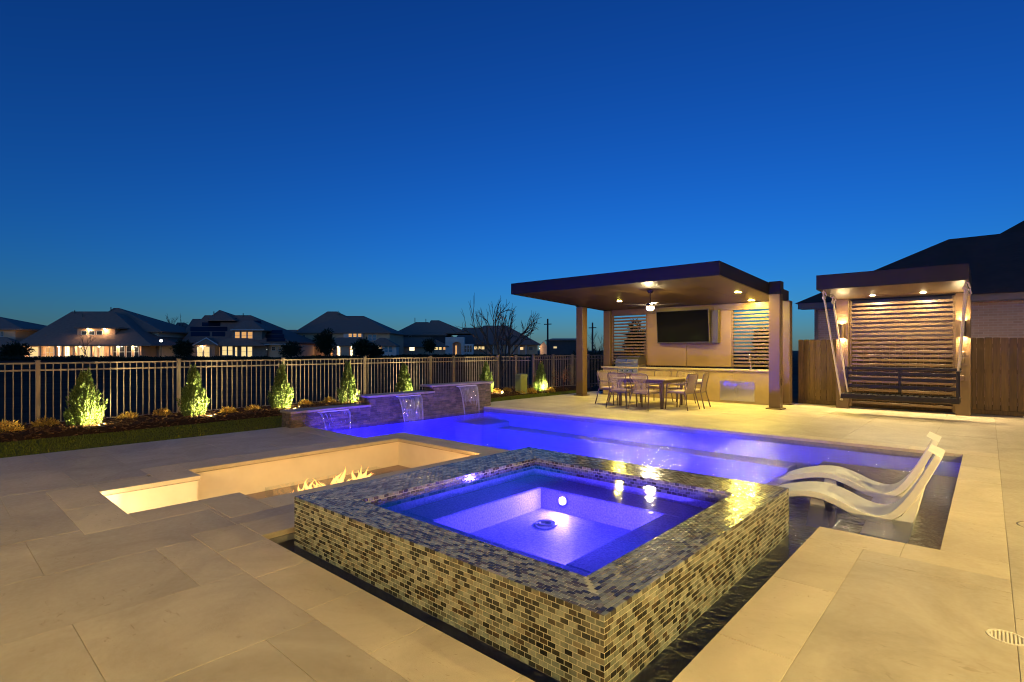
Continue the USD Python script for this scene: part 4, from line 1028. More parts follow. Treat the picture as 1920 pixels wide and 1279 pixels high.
# ------------------------------------------------------------------ loungers
def lounger(label, loc):
    t = thing('pool_lounger', label, 'lounger', loc, group='white loungers on the pool ledge')
    P = [(-2.06, -0.22), (-1.91, -0.125), (-1.76, -0.045), (-1.60, 0.010), (-1.46, 0.044), (-1.32, 0.054), (-1.20, 0.034), (-1.08, -0.008), (-0.98, -0.052), (-0.88, -0.080), (-0.80, -0.086), (-0.72, -0.056), (-0.64, 0.022), (-0.55, 0.16), (-0.46, 0.34), (-0.385, 0.50), (-0.36, 0.555)]
    P = np.array(P)
    tt = np.linspace(0, 1, len(P)); q = np.linspace(0, 1, 46)
    from scipy.interpolate import CubicSpline
    C = CubicSpline(tt, P)(q); T = CubicSpline(tt, P)(q, 1); T /= np.linalg.norm(T, axis=1, keepdims=True)
    N = np.stack([T[:, 1], -T[:, 0]], 1)   # downwards side
    thk = 0.070 - 0.012 * np.clip((q - 0.8) / 0.2, 0, 1)
    Wd = 0.255 + 0.0 * q
    # cross section: rounded slab, dished across
    sec = [(-1, 0.16), (-0.985, 0.05), (-0.94, 0.0), (-0.7, 0.04), (-0.35, 0.09), (0, 0.11), (0.35, 0.09), (0.7, 0.04), (0.94, 0.0), (0.985, 0.05), (1, 0.16), (1, 0.9), (0.96, 1.0), (-0.96, 1.0), (-1, 0.9)]
    V = []
    for i in range(len(q)):
        wd = Wd[i] * (1 - 0.12 * max(0, (q[i] - 0.93) / 0.07) ** 2) * (1 - 0.1 * max(0, (0.05 - q[i]) / 0.05) ** 2)
        for u, d in sec:
            V.append((C[i, 0] + N[i, 0] * thk[i] * d, u * wd, C[i, 1] + N[i, 1] * thk[i] * d))
    V = np.array(V); k = len(sec); F_ = []
    for i in range(len(q) - 1):
        for j in range(k):
            j2 = (j + 1) % k
            F_ += [[i * k + j, i * k + j2, (i + 1) * k + j2], [i * k + j, (i + 1) * k + j2, (i + 1) * k + j]]
    V = np.vstack([V, V[:k].mean(0), V[-k:].mean(0)])
    for j in range(k):
        j2 = (j + 1) % k
        F_ += [[len(V) - 2, j2, j], [len(V) - 1, (len(q) - 1) * k + j, (len(q) - 1) * k + j2]]
    obj('shell', (V, np.array(F_)), 'lounger_resin', t, smooth=35)
    # wedge base under the back
    wp = [(-0.95, -0.335), (-0.57, -0.335), (-0.445, 0.22), (-0.51, 0.10), (-0.60, -0.05), (-0.68, -0.12), (-0.78, -0.152), (-0.88, -0.146)]
    m = trimesh.creation.extrude_polygon(Polygon(wp), 0.47, engine='earcut'); v = np.array(m.vertices)
    obj('base', (np.stack([v[:, 0], v[:, 2] - 0.235, v[:, 1]], 1), np.array(m.faces)[:, ::-1]), 'lounger_resin', t)
    wp = [(-1.42, -0.335), (-1.20, -0.335), (-1.26, -0.02), (-1.37, -0.015)]
    m = trimesh.creation.extrude_polygon(Polygon(wp), 0.36, engine='earcut'); v = np.array(m.vertices)
    obj('pedestal', (np.stack([v[:, 0], v[:, 2] - 0.18, v[:, 1]], 1), np.array(m.faces)[:, ::-1]), 'lounger_resin', t)
    return t


lg = lounger('white moulded in-pool lounger nearer the spa on the tanning ledge', (0.0, 6.38, 0.0))
dup(lg, 'white moulded in-pool lounger farther from the spa, behind the other one', (-0.08, 7.40, 0.0))

# ------------------------------------------------------------------ iron fence
def iron_fence(name, label, p0, p1, posts_at, z0, zt, pitch=0.115):
    t = thing(name, label, 'fence')
    p0, p1 = np.array(p0, float), np.array(p1, float)
    L = np.linalg.norm(p1 - p0); d = (p1 - p0) / L
    ang = math.atan2(d[1], d[0])
    put = lambda m: mv(rotz(m, ang), (p0[0], p0[1], 0))
    ps = sorted(posts_at)
    for s in ps:
        obj('post', put(bx(s - 0.036, s + 0.036, -0.036, 0.036, z0, zt + 0.03, 0.004)), 'fence_metal', t)
        obj('post_cap', put(bx(s - 0.045, s + 0.045, -0.045, 0.045, zt + 0.031, zt + 0.05, 0.006)), 'fence_metal', t)
    e = [0] + ps + [L]
    for a, b in zip(e[:-1], e[1:]):
        if b - a < 0.15:
            continue
        for z in (zt - 0.03, zt - 0.165, z0 + 0.16):
            obj('rail', put(bx(a + 0.037, b - 0.037, -0.016, 0.016, z, z + 0.032)), 'fence_metal', t)
        n = max(1, round((b - a) / pitch))
        for k in range(1, n):
            s = a + (b - a) * k / n
            obj('picket', put(bx(s - 0.0085, s + 0.0085, -0.0085, 0.0085, z0 + 0.05, zt - 0.001)), 'fence_metal', t)
    return t


iron_fence('iron_fence', 'long bronze picket fence running behind the row of lit conifers', (-13.84, -1.0), (-13.84, 14.75), [0.15, 2.6, 5.03, 7.46, 9.92, 12.43, 13.45, 15.7], -0.12, 1.25)
iron_fence('iron_fence', 'short jog of picket fence, unlit, turning in towards the pavilion', (-13.78, 14.8), (-12.62, 15.2), [0.62], -0.12, 1.25)
iron_fence('iron_fence', 'picket fence section behind the bare red shrub, left of the pavilion', (-12.6, 15.25), (-12.6, 20.6), [0.04, 1.25, 2.55, 3.7, 5.2], -0.12, 1.28)
iron_fence('iron_fence', 'dark picket fence seen low between the left pavilion posts', (-12.5, 20.65), (-7.9, 20.3), [1.4, 2.9, 4.5], -0.12, 1.20)

# ------------------------------------------------------------------ lawn, mulch bed
def sheet(x0, x1, y0, y1, nx, ny, zf):
    xs_, ys_ = np.linspace(x0, x1, nx), np.linspace(y0, y1, ny)
    X_, Y_ = np.meshgrid(xs_, ys_, indexing='ij')
    v = np.stack([X_, Y_, zf(X_, Y_)], -1).reshape(-1, 3); f = []
    for i in range(nx - 1):
        for j in range(ny - 1):
            a = i * ny + j
            f += [[a, a + ny, a + ny + 1], [a, a + ny + 1, a + 1]]
    return v, np.array(f)


bed_edge = lambda y: -12.05 + 0.06 * np.sin(y * 0.8) + np.clip(y - 10.2, 0, 1.2) * 0.40
def zlawn(X_, Y_):
    return -0.03 + 0.008 * meshkit.noise(np.stack([X_ * 2, Y_ * 2, X_ * 0], -1))
obj('lawn', sheet(-12.4, -10.205, -6.0, 16.5, 24, 160, zlawn), 'lawn_soil', smooth=True, kind='structure')
n = 42000
bxs = nrg.uniform(-12.15, -10.21, n); bys = nrg.uniform(-3.5, 16.4, n)
keep = (bxs > bed_edge(bys) - 0.03) & ~((bxs > -10.66) & (bys > 10.3)) & ~((bxs > -10.42) & (bys > 4.75) & (bys < 10.35))
bxs, bys = bxs[keep], bys[keep]; n = len(bxs)
ang = nrg.uniform(0, 6.28, n); hh = nrg.uniform(0.018, 0.036, n); w = 0.004
dx, dy = np.cos(ang) * w, np.sin(ang) * w
lean = nrg.normal(0, 0.012, (n, 2))
gvv = np.stack([np.stack([bxs - dx, bys - dy, np.full(n, -0.03)], 1), np.stack([bxs + dx, bys + dy, np.full(n, -0.03)], 1), np.stack([bxs + lean[:, 0], bys + lean[:, 1], -0.025 + hh], 1)], 1).reshape(-1, 3)
obj('grass', (gvv, np.arange(3 * n).reshape(-1, 3)), 'grass_blade', kind='stuff', label='short clipped green lawn grass between the deck and the mulch bed', category='grass')


def zbed(X_, Y_):
    e_ = np.clip((bed_edge(Y_) - X_) / 0.35, 0, 1)
    b_ = np.clip((X_ + 14.6) / 0.6, 0, 1)
    return -0.07 + (0.10 * e_ + 0.05 * meshkit.fbm(np.stack([X_ * 2.2, Y_ * 2.2, X_ * 0], -1), 3) * e_) * b_ - 0.05 * (1 - b_)
obj('mulch_bed', sheet(-14.6, -11.4, -4.0, 17.5, 50, 260, zbed), 'mulch', smooth=True, kind='structure')
chips = []
n = 5200
cx_, cy_ = nrg.uniform(-14.2, -11.5, n), nrg.uniform(-0.8, 16.8, n)
ok = cx_ < bed_edge(cy_) + nrg.normal(0, 0.03, n)
cz_ = zbed(cx_, cy_)
for x, y, z in zip(cx_[ok], cy_[ok], cz_[ok]):
    m = bx(-rng.uniform(0.02, 0.05), 0.03, -rng.uniform(0.005, 0.014), 0.01, -0.003, rng.uniform(0.003, 0.012))
    a, b = rng.uniform(0, 6.28), rng.gauss(0, 0.35)
    v = m[0].copy(); v[:, 2] += np.sin(b) * v[:, 0]
    chips.append(mv(rotz((v, m[1]), a), (x, y, z + 0.008)))
obj('bark_mulch', cat(chips), 'bark_chips', kind='stuff', tone=12, label='dark shredded bark chips scattered over the planting bed', category='mulch')


# ------------------------------------------------------------------ plants
def blades(base, dirs, ln, wd, cup=0.25):
    """kite-shaped leaves: base (n,3), unit dirs (n,3)."""
    n = len(base)
    r = nrg.normal(size=(n, 3)); s = np.cross(dirs, r); s /= np.linalg.norm(s, axis=1, keepdims=True) + 1e-9
    up = np.cross(s, dirs)
    ln = np.broadcast_to(ln, (n,))[:, None]; wd = np.broadcast_to(wd, (n,))[:, None]
    mid = base + dirs * ln * 0.45
    v = np.stack([base, mid + s * wd / 2 + up * wd * cup, base + dirs * ln, mid - s * wd / 2 + up * wd * cup], 1).reshape(-1, 3)
    f = (np.arange(n)[:, None] * 4 + np.array([[0, 1, 2, 0, 2, 3]])).reshape(-1, 3)
    return v, f


def conifer_mesh(h, r, seed, n_pl=120):
    """upright feathery plumes set round a cone, with dark gaps between them."""
    g = np.random.default_rng(seed)
    bs, ds, ls, ws = [], [], [], []
    for i in range(n_pl):
        t_ = (i + g.random()) / n_pl
        t_ = 0.0 + 0.90 * t_ ** 1.25
        a = i * 2.399 + g.uniform(-0.5, 0.5)
        prof = r * (1 - t_) ** 0.80 * (0.78 + 0.22 * min(1, t_ / 0.10))
        q = prof * g.uniform(0.45, 0.92)
        o = np.array([q * math.cos(a), q * math.sin(a), 0.02 + t_ * h * 0.86])
        out = 0.30 * (1 - t_) ** 0.7
        d = np.array([math.cos(a) * out, math.sin(a) * out, 1.0]) + g.normal(0, 0.08, 3); d /= np.linalg.norm(d)
        L = h * 0.24 * (1.05 - 0.55 * t_) * g.uniform(0.75, 1.25)
        if i > n_pl - 5:
            L *= 1.25
        W = 0.048 * (1.1 - 0.5 * t_) * g.uniform(0.8, 1.2)
        m = 54
        s = g.random(m) ** 0.9
        ph = g.uniform(0, 2 * np.pi, m)
        e1 = np.cross(d, [0.3, 0.1, 0.9]); e1 /= np.linalg.norm(e1); e2 = np.cross(d, e1)
        rad = W * np.sin(np.pi * np.clip(0.12 + 0.86 * s, 0, 1)) ** 0.8
        rim = (e1[None] * np.cos(ph)[:, None] + e2[None] * np.sin(ph)[:, None])
        bs.append(o + d * (s * L)[:, None] + rim * (rad * 0.45)[:, None])
        e_ = d[None] * (0.9 + 0.5 * s)[:, None] + rim * (0.75 * (1 - 0.6 * s))[:, None] + g.normal(0, 0.14, (m, 3))
        ds.append(e_ / np.linalg.norm(e_, axis=1, keepdims=True))
        ls.append(0.030 + 0.045 * g.random(m)); ws.append(0.013 + 0.010 * g.random(m))
    return blades(np.vstack(bs), np.vstack(ds), np.concatenate(ls), np.concatenate(ws))


conifers = [
    (-12.89, 2.17, 1.18, 0.30, 'largest lit cone-shaped conifer, second plant from the left end of the bed', (0.26, 0.22)),
    (-12.95, 4.07, 1.22, 0.26, 'lit cone-shaped conifer with a second fence post just behind its left side', (0.26, 0.26)),
    (-12.95, 6.00, 1.20, 0.25, 'lit cone-shaped conifer standing at the near end of the stone water wall', (0.24, 0.26)),
    (-12.95, 7.83, 1.22, 0.235, 'lit cone-shaped conifer behind the lowest tier of the water wall', (0.24, 0.26)),
    (-12.95, 9.68, 1.18, 0.235, 'lit cone-shaped conifer rising behind the middle waterfall', (0.26, 0.30)),
    (-12.5, 12.70, 1.14, 0.225, 'lit cone-shaped conifer just past the far end of the stone wall', (0.28, 0.30)),
    (-11.88, 14.85, 1.12, 0.235, 'lit cone-shaped conifer to the right of the green utility box', (0.16, -0.24))]
for i, (x, y, h, r, lab, off) in enumerate(conifers):
    t = thing('conifer', lab, 'tree', (x, y, -0.02), group='lit conifers along the picket fence')
    obj('trunk', rod((0, 0, -0.03), (0, 0, h * 0.7), 0.013, 8, 0.005), 'bark', t)
    obj('crown', conifer_mesh(h, r, 10 + i, int(150 * (r / 0.28) ** 1.1)), 'cypress_leaf', t, tone=2)
    u = thing('spot_light', ['landscape spotlight aimed up at ' + lab.split(',')[0].replace('lit ', 'the '), 'landscape spotlight at the foot of the second conifer from the left', 'landscape spotlight at the conifer by the near end of the water wall', 'landscape spotlight behind the lowest tier of the water wall',
                             'landscape spotlight behind the middle tier of the water wall', 'landscape spotlight behind the highest tier of the water wall', 'landscape spotlight beside the green utility box'][i], 'spotlight', (x + off[0] * 2.0, y + off[1] * 0.8, 0.0), group='landscape spotlights in the bed')
    # housing tilted towards the tree
    to = np.array([-off[0] * 2, -off[1] * 0.8, 0.50]); to /= np.linalg.norm(to)
    c = np.array([0, 0, 0.075])
    obj('stake', rod((0, 0, -0.06), (0, 0, 0.06), 0.010, 8), 'fixture_bronze', u)
    obj('housing', rod(c - to * 0.045, c + to * 0.028, 0.028, 14, 0.034), 'fixture_bronze', u)
    ring_ = rod(c + to * 0.0285, c + to * 0.05, 0.034, 14, 0.035)
    obj('hood', tube([c + to * 0.0285, c + to * 0.05], 0.036, 14, caps=False), 'fixture_bronze', u)
    obj('lens', rod(c + to * 0.0290, c + to * 0.031, 0.026, 14), 'uplight_lamp', u)


def shrub_mesh(r, seed, n=430):
    g = np.random.default_rng(seed)
    d = g.normal(size=(n, 3)); d[:, 2] = np.abs(d[:, 2]) * 0.9 + 0.12; d /= np.linalg.norm(d, axis=1, keepdims=True)
    base = d * (r * g.uniform(0.25, 0.85, n) ** 0.7)[:, None] * [1, 1, 0.95]
    dd = d + g.normal(0, 0.35, (n, 3)); dd /= np.linalg.norm(dd, axis=1, keepdims=True)
    tw = [rod((0, 0, 0), tuple(q * r * 0.75), 0.004, 4, 0.002) for q in d[:26]]
    return blades(base, dd, r * g.uniform(0.22, 0.42, n), 0.022), cat(tw)


shr = [(10, 815, 0.26, 'golden shrub at the left edge of the bed'), (85, 804, 0.23, 'golden shrub just left of the largest conifer'), (239, 789, 0.21, 'golden shrub just right of the largest conifer'),
       (304, 783, 0.21, 'golden shrub just left of the second conifer'), (427, 778, 0.20, 'golden shrub just right of the second conifer'), (474, 773, 0.20, 'golden shrub left of the conifer by the near end of the stone wall'),
       (572, 763, 0.21, 'golden shrub behind the left end of the lowest wall tier'), (616, 758, 0.21, 'reddish golden shrub beside the conifer behind the lowest tier'),
       (931, 738.5, 0.21, 'golden shrub right of the highest wall tier'), (951, 736.5, 0.20, 'golden shrub left of the green utility box'), (976, 738, 0.16, 'golden shrub in front of the green utility box'), (996, 737, 0.20, 'golden shrub between the utility box and the last conifer'), (1032, 735, 0.18, 'golden shrub right of the last conifer')]
for i, (px, py, r, lab) in enumerate(shr):
    d = 1.5 / ((py - HOR) / FPX); x, y = FW * d + RT * d * (px - 960) / FPX
    t = thing('golden_shrub', lab, 'shrub', (x, y, -0.01), rz=rng.uniform(0, 360), group='golden shrubs in the bed')
    lv, tw = shrub_mesh(r, 40 + i)
    obj('foliage', lv, 'golden_leaf', t, tone=2); obj('twigs', tw, 'bark', t)


def branch_tree(h, seed, spread=0.6, depth=5, r0=0.12, trunk=0.25, n0=4, width=None):
    g = random.Random(seed); segs = []; trunk_pts = []
    def grow(p, d, L, r, k):
        pts = [p]; rr = [r]
        n = 4
        for i in range(n):
            d = d + np.array([g.gauss(0, 0.10), g.gauss(0, 0.10), g.gauss(0.03, 0.06)]); d = d / np.linalg.norm(d)
            p = p + d * L / n
            pts.append(p); rr.append(r * (1 - 0.4 * (i + 1) / n))
        segs.append((k, tube(np.array(pts), rr, 6 if k > 1 else 9, caps=False)))
        if k == depth:
            return
        for c in range(g.choice([2, 3, 3]) if k else n0):
            a = g.uniform(0, 2 * math.pi)
            s = np.cross(d, [math.cos(a), math.sin(a), 0.3]); s /= np.linalg.norm(s) + 1e-9
            nd = d + s * spread * g.uniform(0.6, 1.2) + np.array([0, 0, 0.12]); nd /= np.linalg.norm(nd)
            grow(pts[-1] if c < 2 else pts[g.choice([2, 3])], nd, L * g.uniform(0.62, 0.86), r * 0.60, k + 1)
    grow(np.zeros(3), np.array([0.05, 0.0, 1.0]), h * trunk, r0, 0)
    tr, br = cat([m for k, m in segs if k == 0]), cat([m for k, m in segs if k > 0])
    lo, hi = br[0].min(0), br[0].max(0)
    k3 = np.array([(width or (hi[0] - lo[0])) / (hi[0] - lo[0]), (width or (hi[1] - lo[1])) / (hi[1] - lo[1]), h / hi[2]])
    return (tr[0] * k3, tr[1]), (br[0] * k3, br[1])


def at(px, py, d):
    """point of the world that stands at depth d along the photograph's line of sight through that pixel (used to measure, as a surveyor would)."""
    l = FW * d + RT * d * (px - 960) / FPX
    return l[0], l[1], EYE + (HOR - py) / FPX * d


x, y, _ = at(935, 690, 27)
t = thing('bare_tree', 'large leafless spreading tree behind the picket fence, left of the pavilion', 'tree', (x, y, -1.3), rz=200)
tr, br = branch_tree(5.7, 11, 0.75, 5, 0.17, 0.30, 5, 4.3)
obj('trunk', tr, 'bark', t, smooth=True); obj('branches', br, 'bark', t, smooth=True)
for k, (px, d, h, lab, sd) in enumerate([(163, 80, 4.3, 'small bare tree in front of the house with the lit dormer', 5), (304, 112, 9.5, 'tall bare tree between the two left houses', 8), (1128, 60, 5.0, 'bare tree in the dark beyond the left pavilion posts', 9)]):
    x, y, _ = at(px, 660, d)
    t = thing('bare_tree', lab, 'tree', (x, y, float(terrain_z(np.array(x), np.array(y)))), rz=50 * k)
    tr, br = branch_tree(h, sd, 0.62, 4, 0.09 * h / 5, 0.30, 4)
    obj('trunk', tr, 'bark', t, smooth=True); obj('branches', br, 'bark', t, smooth=True)
# leafless red shrub by the fence
t = thing('red_shrub', 'twiggy leafless red shrub by the fence, left of the pavilion post', 'shrub', (-11.75, 16.0, -0.03))
tr, br = branch_tree(0.85, 21, 0.8, 3, 0.012, 0.25, 6)
obj('stems', cat(tr, br), 'red_leaf', t)
g9 = np.random.default_rng(5); d_ = g9.normal(size=(120, 3)); d_[:, 2] = np.abs(d_[:, 2]); d_ /= np.linalg.norm(d_, axis=1, keepdims=True)
obj('leaves', blades(d_ * g9.uniform(0.2, 0.6, (120, 1)) + [0, 0, 0.25], d_, 0.05, 0.03), 'red_leaf', t, tone=2)


def leafy(h, r, seed, n, leaf, z0=0.15, shape=0.6):
    g = np.random.default_rng(seed)
    cl = g.normal(size=(26, 3)); cl /= np.linalg.norm(cl, axis=1, keepdims=True)
    cl = cl * g.uniform(0.35, 0.95, (26, 1)) * [r * 0.75, r * 0.75, h * (1 - z0) * 0.42] + [0, 0, h * (z0 + (1 - z0) * 0.5)]
    k = g.integers(0, 26, n)
    d = g.normal(size=(n, 3)); d /= np.linalg.norm(d, axis=1, keepdims=True)
    b = cl[k] + d * (r * 0.38 * g.uniform(0.4, 1.05, n))[:, None]
    return blades(b, d + g.normal(0, 0.4, (n, 3)), leaf * g.uniform(0.6, 1.3, n), leaf * 0.5)


for px, d, h, r, n, lab in [(1440, 30, 4.5, 1.15, 4200, 'dark evergreen seen through the right slat screen'), (1192, 34, 5.0, 0.8, 3600, 'dark evergreen seen through the left slat screen'), (1108, 38, 2.9, 2.0, 4200, 'low dark tree between the left pavilion posts'),
                            (609, 92, 5.0, 1.9, 2600, 'dark round tree in front of the middle house'), (678, 88, 3.2, 1.5, 2200, 'dark bushy tree in front of the lit arches of the middle house'), (700, 94, 2.2, 1.5, 1500, 'low dark bush under the lit windows of the middle house'),
                            (344, 92, 3.0, 1.6, 1800, 'dark bush at the left corner of the house with solar panels'), (806, 125, 4.4, 1.6, 1500, 'dark narrow tree by the house with the white tower'), (30, 84, 2.2, 2.0, 1800, 'dark bush in front of the leftmost lit porch'), (546, 98, 2.6, 2.0, 1500, 'dark bush right of the house with solar panels')]:
    x, y, _ = at(px, 660, d)
    t = thing('dark_tree', lab, 'tree', (x, y, float(terrain_z(np.array(x), np.array(y)))))
    obj('trunk', rod((0, 0, -0.2), (0, 0, h * 0.6), 0.07 * h / 3, 8, 0.03), 'bark', t)
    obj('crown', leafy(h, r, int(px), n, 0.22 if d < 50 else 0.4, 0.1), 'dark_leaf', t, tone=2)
# far dusky hedges at the feet of the houses
ms = []
g = np.random.default_rng(77)
for px in np.arange(-40, 1075, 6.0):
    d = 78 + (px > 560) * 14 + (px > 740) * 25 + g.uniform(-3, 3)
    x, y, _ = at(px + g.uniform(-3, 3), 660, d)
    hh = g.uniform(0.2, 0.55)
    z = float(terrain_z(np.array(x), np.array(y)))
    dd = g.normal(size=(110, 3)); dd[:, 2] = np.abs(dd[:, 2]); dd /= np.linalg.norm(dd, axis=1, keepdims=True)
    ms.append(blades(np.array([x, y, z]) + dd * g.uniform(0.3, 1, (110, 1)) * [1.2, 1.2, hh], dd, 0.3, 0.2))
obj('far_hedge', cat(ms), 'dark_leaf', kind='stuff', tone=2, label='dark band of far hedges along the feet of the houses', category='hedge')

# green utility box
t = thing('utility_box', 'olive green utility transformer box standing in the bed by the fence', 'utility box', (-12.0, 13.92, -0.03))
obj('base_pad', bx(-0.17, 0.17, -0.21, 0.21, -0.03, 0.05, 0.008), 'grout', t)
obj('cabinet', bx(-0.13, 0.13, -0.17, 0.17, 0.051, 0.62, 0.012), 'utility_green', t)
obj('hood', bx(-0.142, 0.15, -0.182, 0.182, 0.55, 0.70, 0.03), 'utility_green', t)
obj('panel', bx(0.1305, 0.137, -0.12, 0.12, 0.10, 0.50, 0.003), 'utility_green', t)
for px, d, pt, lab in ((1027, 60, 598, 'tall dark utility pole left of the pavilion'), (1111, 62, 605, 'utility pole seen between the left pavilion posts')):
    x, y, z = at(px, pt, d)
    t = thing('utility_pole', lab, 'pole', (x, y, -1.4))
    obj('shaft', rod((0, 0, 0), (0, 0, z + 1.4), 0.13, 10, 0.09), 'wood_pole', t)
    obj('crossarm', bx(-0.5, 0.5, -0.05, 0.05, z + 0.75, z + 0.85), 'wood_pole', t)


# ------------------------------------------------------------------ houses across the field
class House:
    def __init__(s, label, c, d, cat_='house'):
        s.c, s.d = c, d
        o = FW * d + RT * d * (c - 960) / FPX
        s.t = thing('house', label, cat_, (o[0], o[1], 0.0), YAW)

    def u(s, px, w=0.0): return (px - 960) / FPX * (s.d + w) - (s.c - 960) / FPX * s.d
    def z(s, py, w=0.0): return EYE + (HOR - py) / FPX * (s.d + w)

    def wall(s, px0, px1, py0, py1, w0, w1, m):
        zb_ = s.z(py1, w0)
        return obj('wall', bx(s.u(px0, w0), s.u(px1, w0), w0, w1, min(zb_, -0.1) if py1 > 662 else zb_, s.z(py0, w0)), m, s.t)

    def hip(s, e0, e1, ey, r0, r1, ry, w0, w1, m='asphalt_shingle', name='roof'):
        wm_ = (w0 + w1) / 2; th_ = 0.22
        a, b, ze, p, q, zr = s.u(e0, w0), s.u(e1, w0), s.z(ey, w0), s.u(r0, wm_), s.u(r1, wm_), s.z(ry, wm_)
        v = np.array([[a, w0, ze], [b, w0, ze], [b, w1, ze], [a, w1, ze], [p, wm_, zr], [q, wm_, zr], [a, w0, ze - th_], [b, w0, ze - th_], [b, w1, ze - th_], [a, w1, ze - th_]])
        f = np.array([[0, 1, 5], [0, 5, 4], [1, 2, 5], [2, 3, 4], [2, 4, 5], [3, 0, 4], [6, 7, 1], [6, 1, 0], [7, 8, 2], [7, 2, 1], [8, 9, 3], [8, 3, 2], [9, 6, 0], [9, 0, 3], [6, 8, 7], [6, 9, 8]])
        return obj(name, (v, f), m, s.t)

    def win(s, px0, px1, py0, py1, w, m, bars=1, frame='trim_white'):
        a, b, z0, z1 = s.u(px0, w), s.u(px1, w), s.z(py1, w), s.z(py0, w)
        k = 0.07
        f = obj('window', cat(bx(a - k, b + k, w - 0.08, w - 0.001, z1, z1 + k), bx(a - k, b + k, w - 0.08, w - 0.001, z0 - k, z0), bx(a - k, a, w - 0.08, w - 0.001, z0 + 0.001, z1 - 0.001), bx(b, b + k, w - 0.08, w - 0.001, z0 + 0.001, z1 - 0.001),
                              *[bx(a + (b - a) * i / (bars + 1) - 0.025, a + (b - a) * i / (bars + 1) + 0.025, w - 0.07, w - 0.035, z0 + 0.001, z1 - 0.001) for i in range(1, bars + 1)], bx(a + 0.001, b - 0.001, w - 0.066, w - 0.034, (z0 + z1) / 2 - 0.025, (z0 + z1) / 2 + 0.025)), frame, s.t)
        obj('pane', bx(a, b, w - 0.03, w - 0.004, z0, z1), m, f)

    def lamp(s, px, py, w, r=0.10, m='far_lamp'):
        obj('lamp', rod((s.u(px, w), w, s.z(py, w)), (s.u(px, w), w, s.z(py, w) + 0.03), r, 10), m, s.t)

    def box(s, name, px0, px1, py0, py1, w0, w1, m):
        obj(name, bx(s.u(px0, w0), s.u(px1, w0), w0, w1, s.z(py1, w0), s.z(py0, w0), 0.01), m, s.t)

    def vent(s, px, py0, py1, w):
        obj('roof_vent', rod((s.u(px, w), w, s.z(py1, w)), (s.u(px, w), w, s.z(py0, w)), 0.09, 8), 'dark_steel', s.t)


h = House('two-storey house cut by the left edge of the picture', 5, 96)
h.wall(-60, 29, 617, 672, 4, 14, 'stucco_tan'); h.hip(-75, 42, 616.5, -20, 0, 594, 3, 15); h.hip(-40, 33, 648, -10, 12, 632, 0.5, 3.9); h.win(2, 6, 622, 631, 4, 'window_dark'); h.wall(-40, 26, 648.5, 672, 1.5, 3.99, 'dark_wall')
h = House('long house with a lit dormer and brightly lit back porch', 165, 95)
h.hip(27, 283, 646.5, 135, 213, 584, 0, 17); h.hip(148, 304, 621, 213, 223, 577.5, 6, 20)
h.wall(156, 298, 621.5, 672, 7, 19, 'stucco_white'); h.wall(34, 264, 648, 672, 2.6, 14, 'stucco_tan')
h.box('dormer', 145, 216, 616.5, 641, 2.4, 8, 'stucco_tan'); h.box('dormer_roof', 139, 223, 613.5, 616.3, 1.6, 10, 'asphalt_shingle'); h.box('sill_band', 144, 208, 636.5, 638.5, 2.3, 2.39, 'trim_white')
for a in (153, 167.5, 182): h.win(a, a + 9.5, 621, 635, 2.4, 'window_dark', 0)
h.lamp(165, 617.2, 2.0); h.lamp(196, 617.2, 2.0)
for a in (30, 74, 102, 115, 137, 170, 204): h.box('porch_column', a, a + 3.2, 648.5, 672, 0.7, 1.1, 'stucco_tan')
h.wall(208, 265, 646.6, 672, 1.4, 2.59, 'stucco_tan')
for a, b in ((212.5, 218.5), (224.5, 233.5), (238, 246.5), (252.5, 260)): h.win(a, b, 649, 671, 1.4, 'window_dark', 0)
for px in (38, 77, 108, 150, 185): h.lamp(px, 650.6, 1.3)
for px in (221, 249): h.lamp(px, 649.6, 0.9)
h.win(57, 72, 651, 668, 2.6, 'lit_window_yellow', 0); h.win(87, 100, 651, 671, 2.6, 'lit_window_warm', 1); h.win(106, 113, 650, 671, 2.6, 'lit_window_bright', 0); h.win(120, 131, 650, 671, 2.6, 'lit_window_bright', 1)
for a in (138, 150, 161, 174, 187): h.win(a, a + 8, 650, 670, 2.6, 'lit_window_yellow', 1)
h.box('side_light', 295.5, 298, 621.8, 656, 6.9, 6.99, 'stucco_tan'); h.lamp(296.5, 622, 6.6)
for px, a, b, w in ((140, 586, 582, 8), (208, 580, 576, 12), (155, 592, 588, 7)): h.vent(px, b, a + 3, w)
t_ = House('white globe lamp post between the two left houses', 302, 86, 'lamp'); obj('post', rod((0, 0, -0.2), (0, 0, t_.z(642)), 0.05, 8), 'dark_steel', t_.t); obj('globe', mv(lathe([(0, -0.22), (0.15, -0.16), (0.22, 0), (0.15, 0.16), (0, 0.22)], 14), (0, 0, t_.z(639))), 'street_lamp_white', t_.t, smooth=True)

h = House('house with dark solar panels on its roof and orange lit windows', 430, 104)
h.hip(338, 541, 641, 384, 470, 591, 2, 19, 'shingle_warm'); h.hip(385, 440, 600, 411, 413, 581.5, 7, 16, 'shingle_warm'); h.hip(303, 361, 652, 332, 346, 604.8, 6, 20); h.hip(345, 420, 622, 361, 400, 598, 5, 18, 'shingle_warm')
h.wall(310, 352, 640, 672, 7.5, 18, 'stucco_tan'); h.wall(352, 500, 642, 674, 3.5, 16, 'brick_grey'); h.wall(498, 549, 646, 674, 4.2, 16, 'stucco_tan')
h.wall(435.5, 491.5, 619, 642, 2.6, 10, 'brick_grey'); h.hip(432, 495.5, 618.5, 456, 474, 601.5, 1.9, 9)
h.box('eave_board', 432, 495, 617.8, 619.2, 1.8, 1.89, 'trim_white'); h.box('eave_board', 490, 552, 644.8, 646.2, 2.0, 2.1, 'trim_white')
for a in (441, 453.5, 465): h.win(a, a + 8.5, 622.5, 634.5, 2.6, 'lit_window_warm', 0)
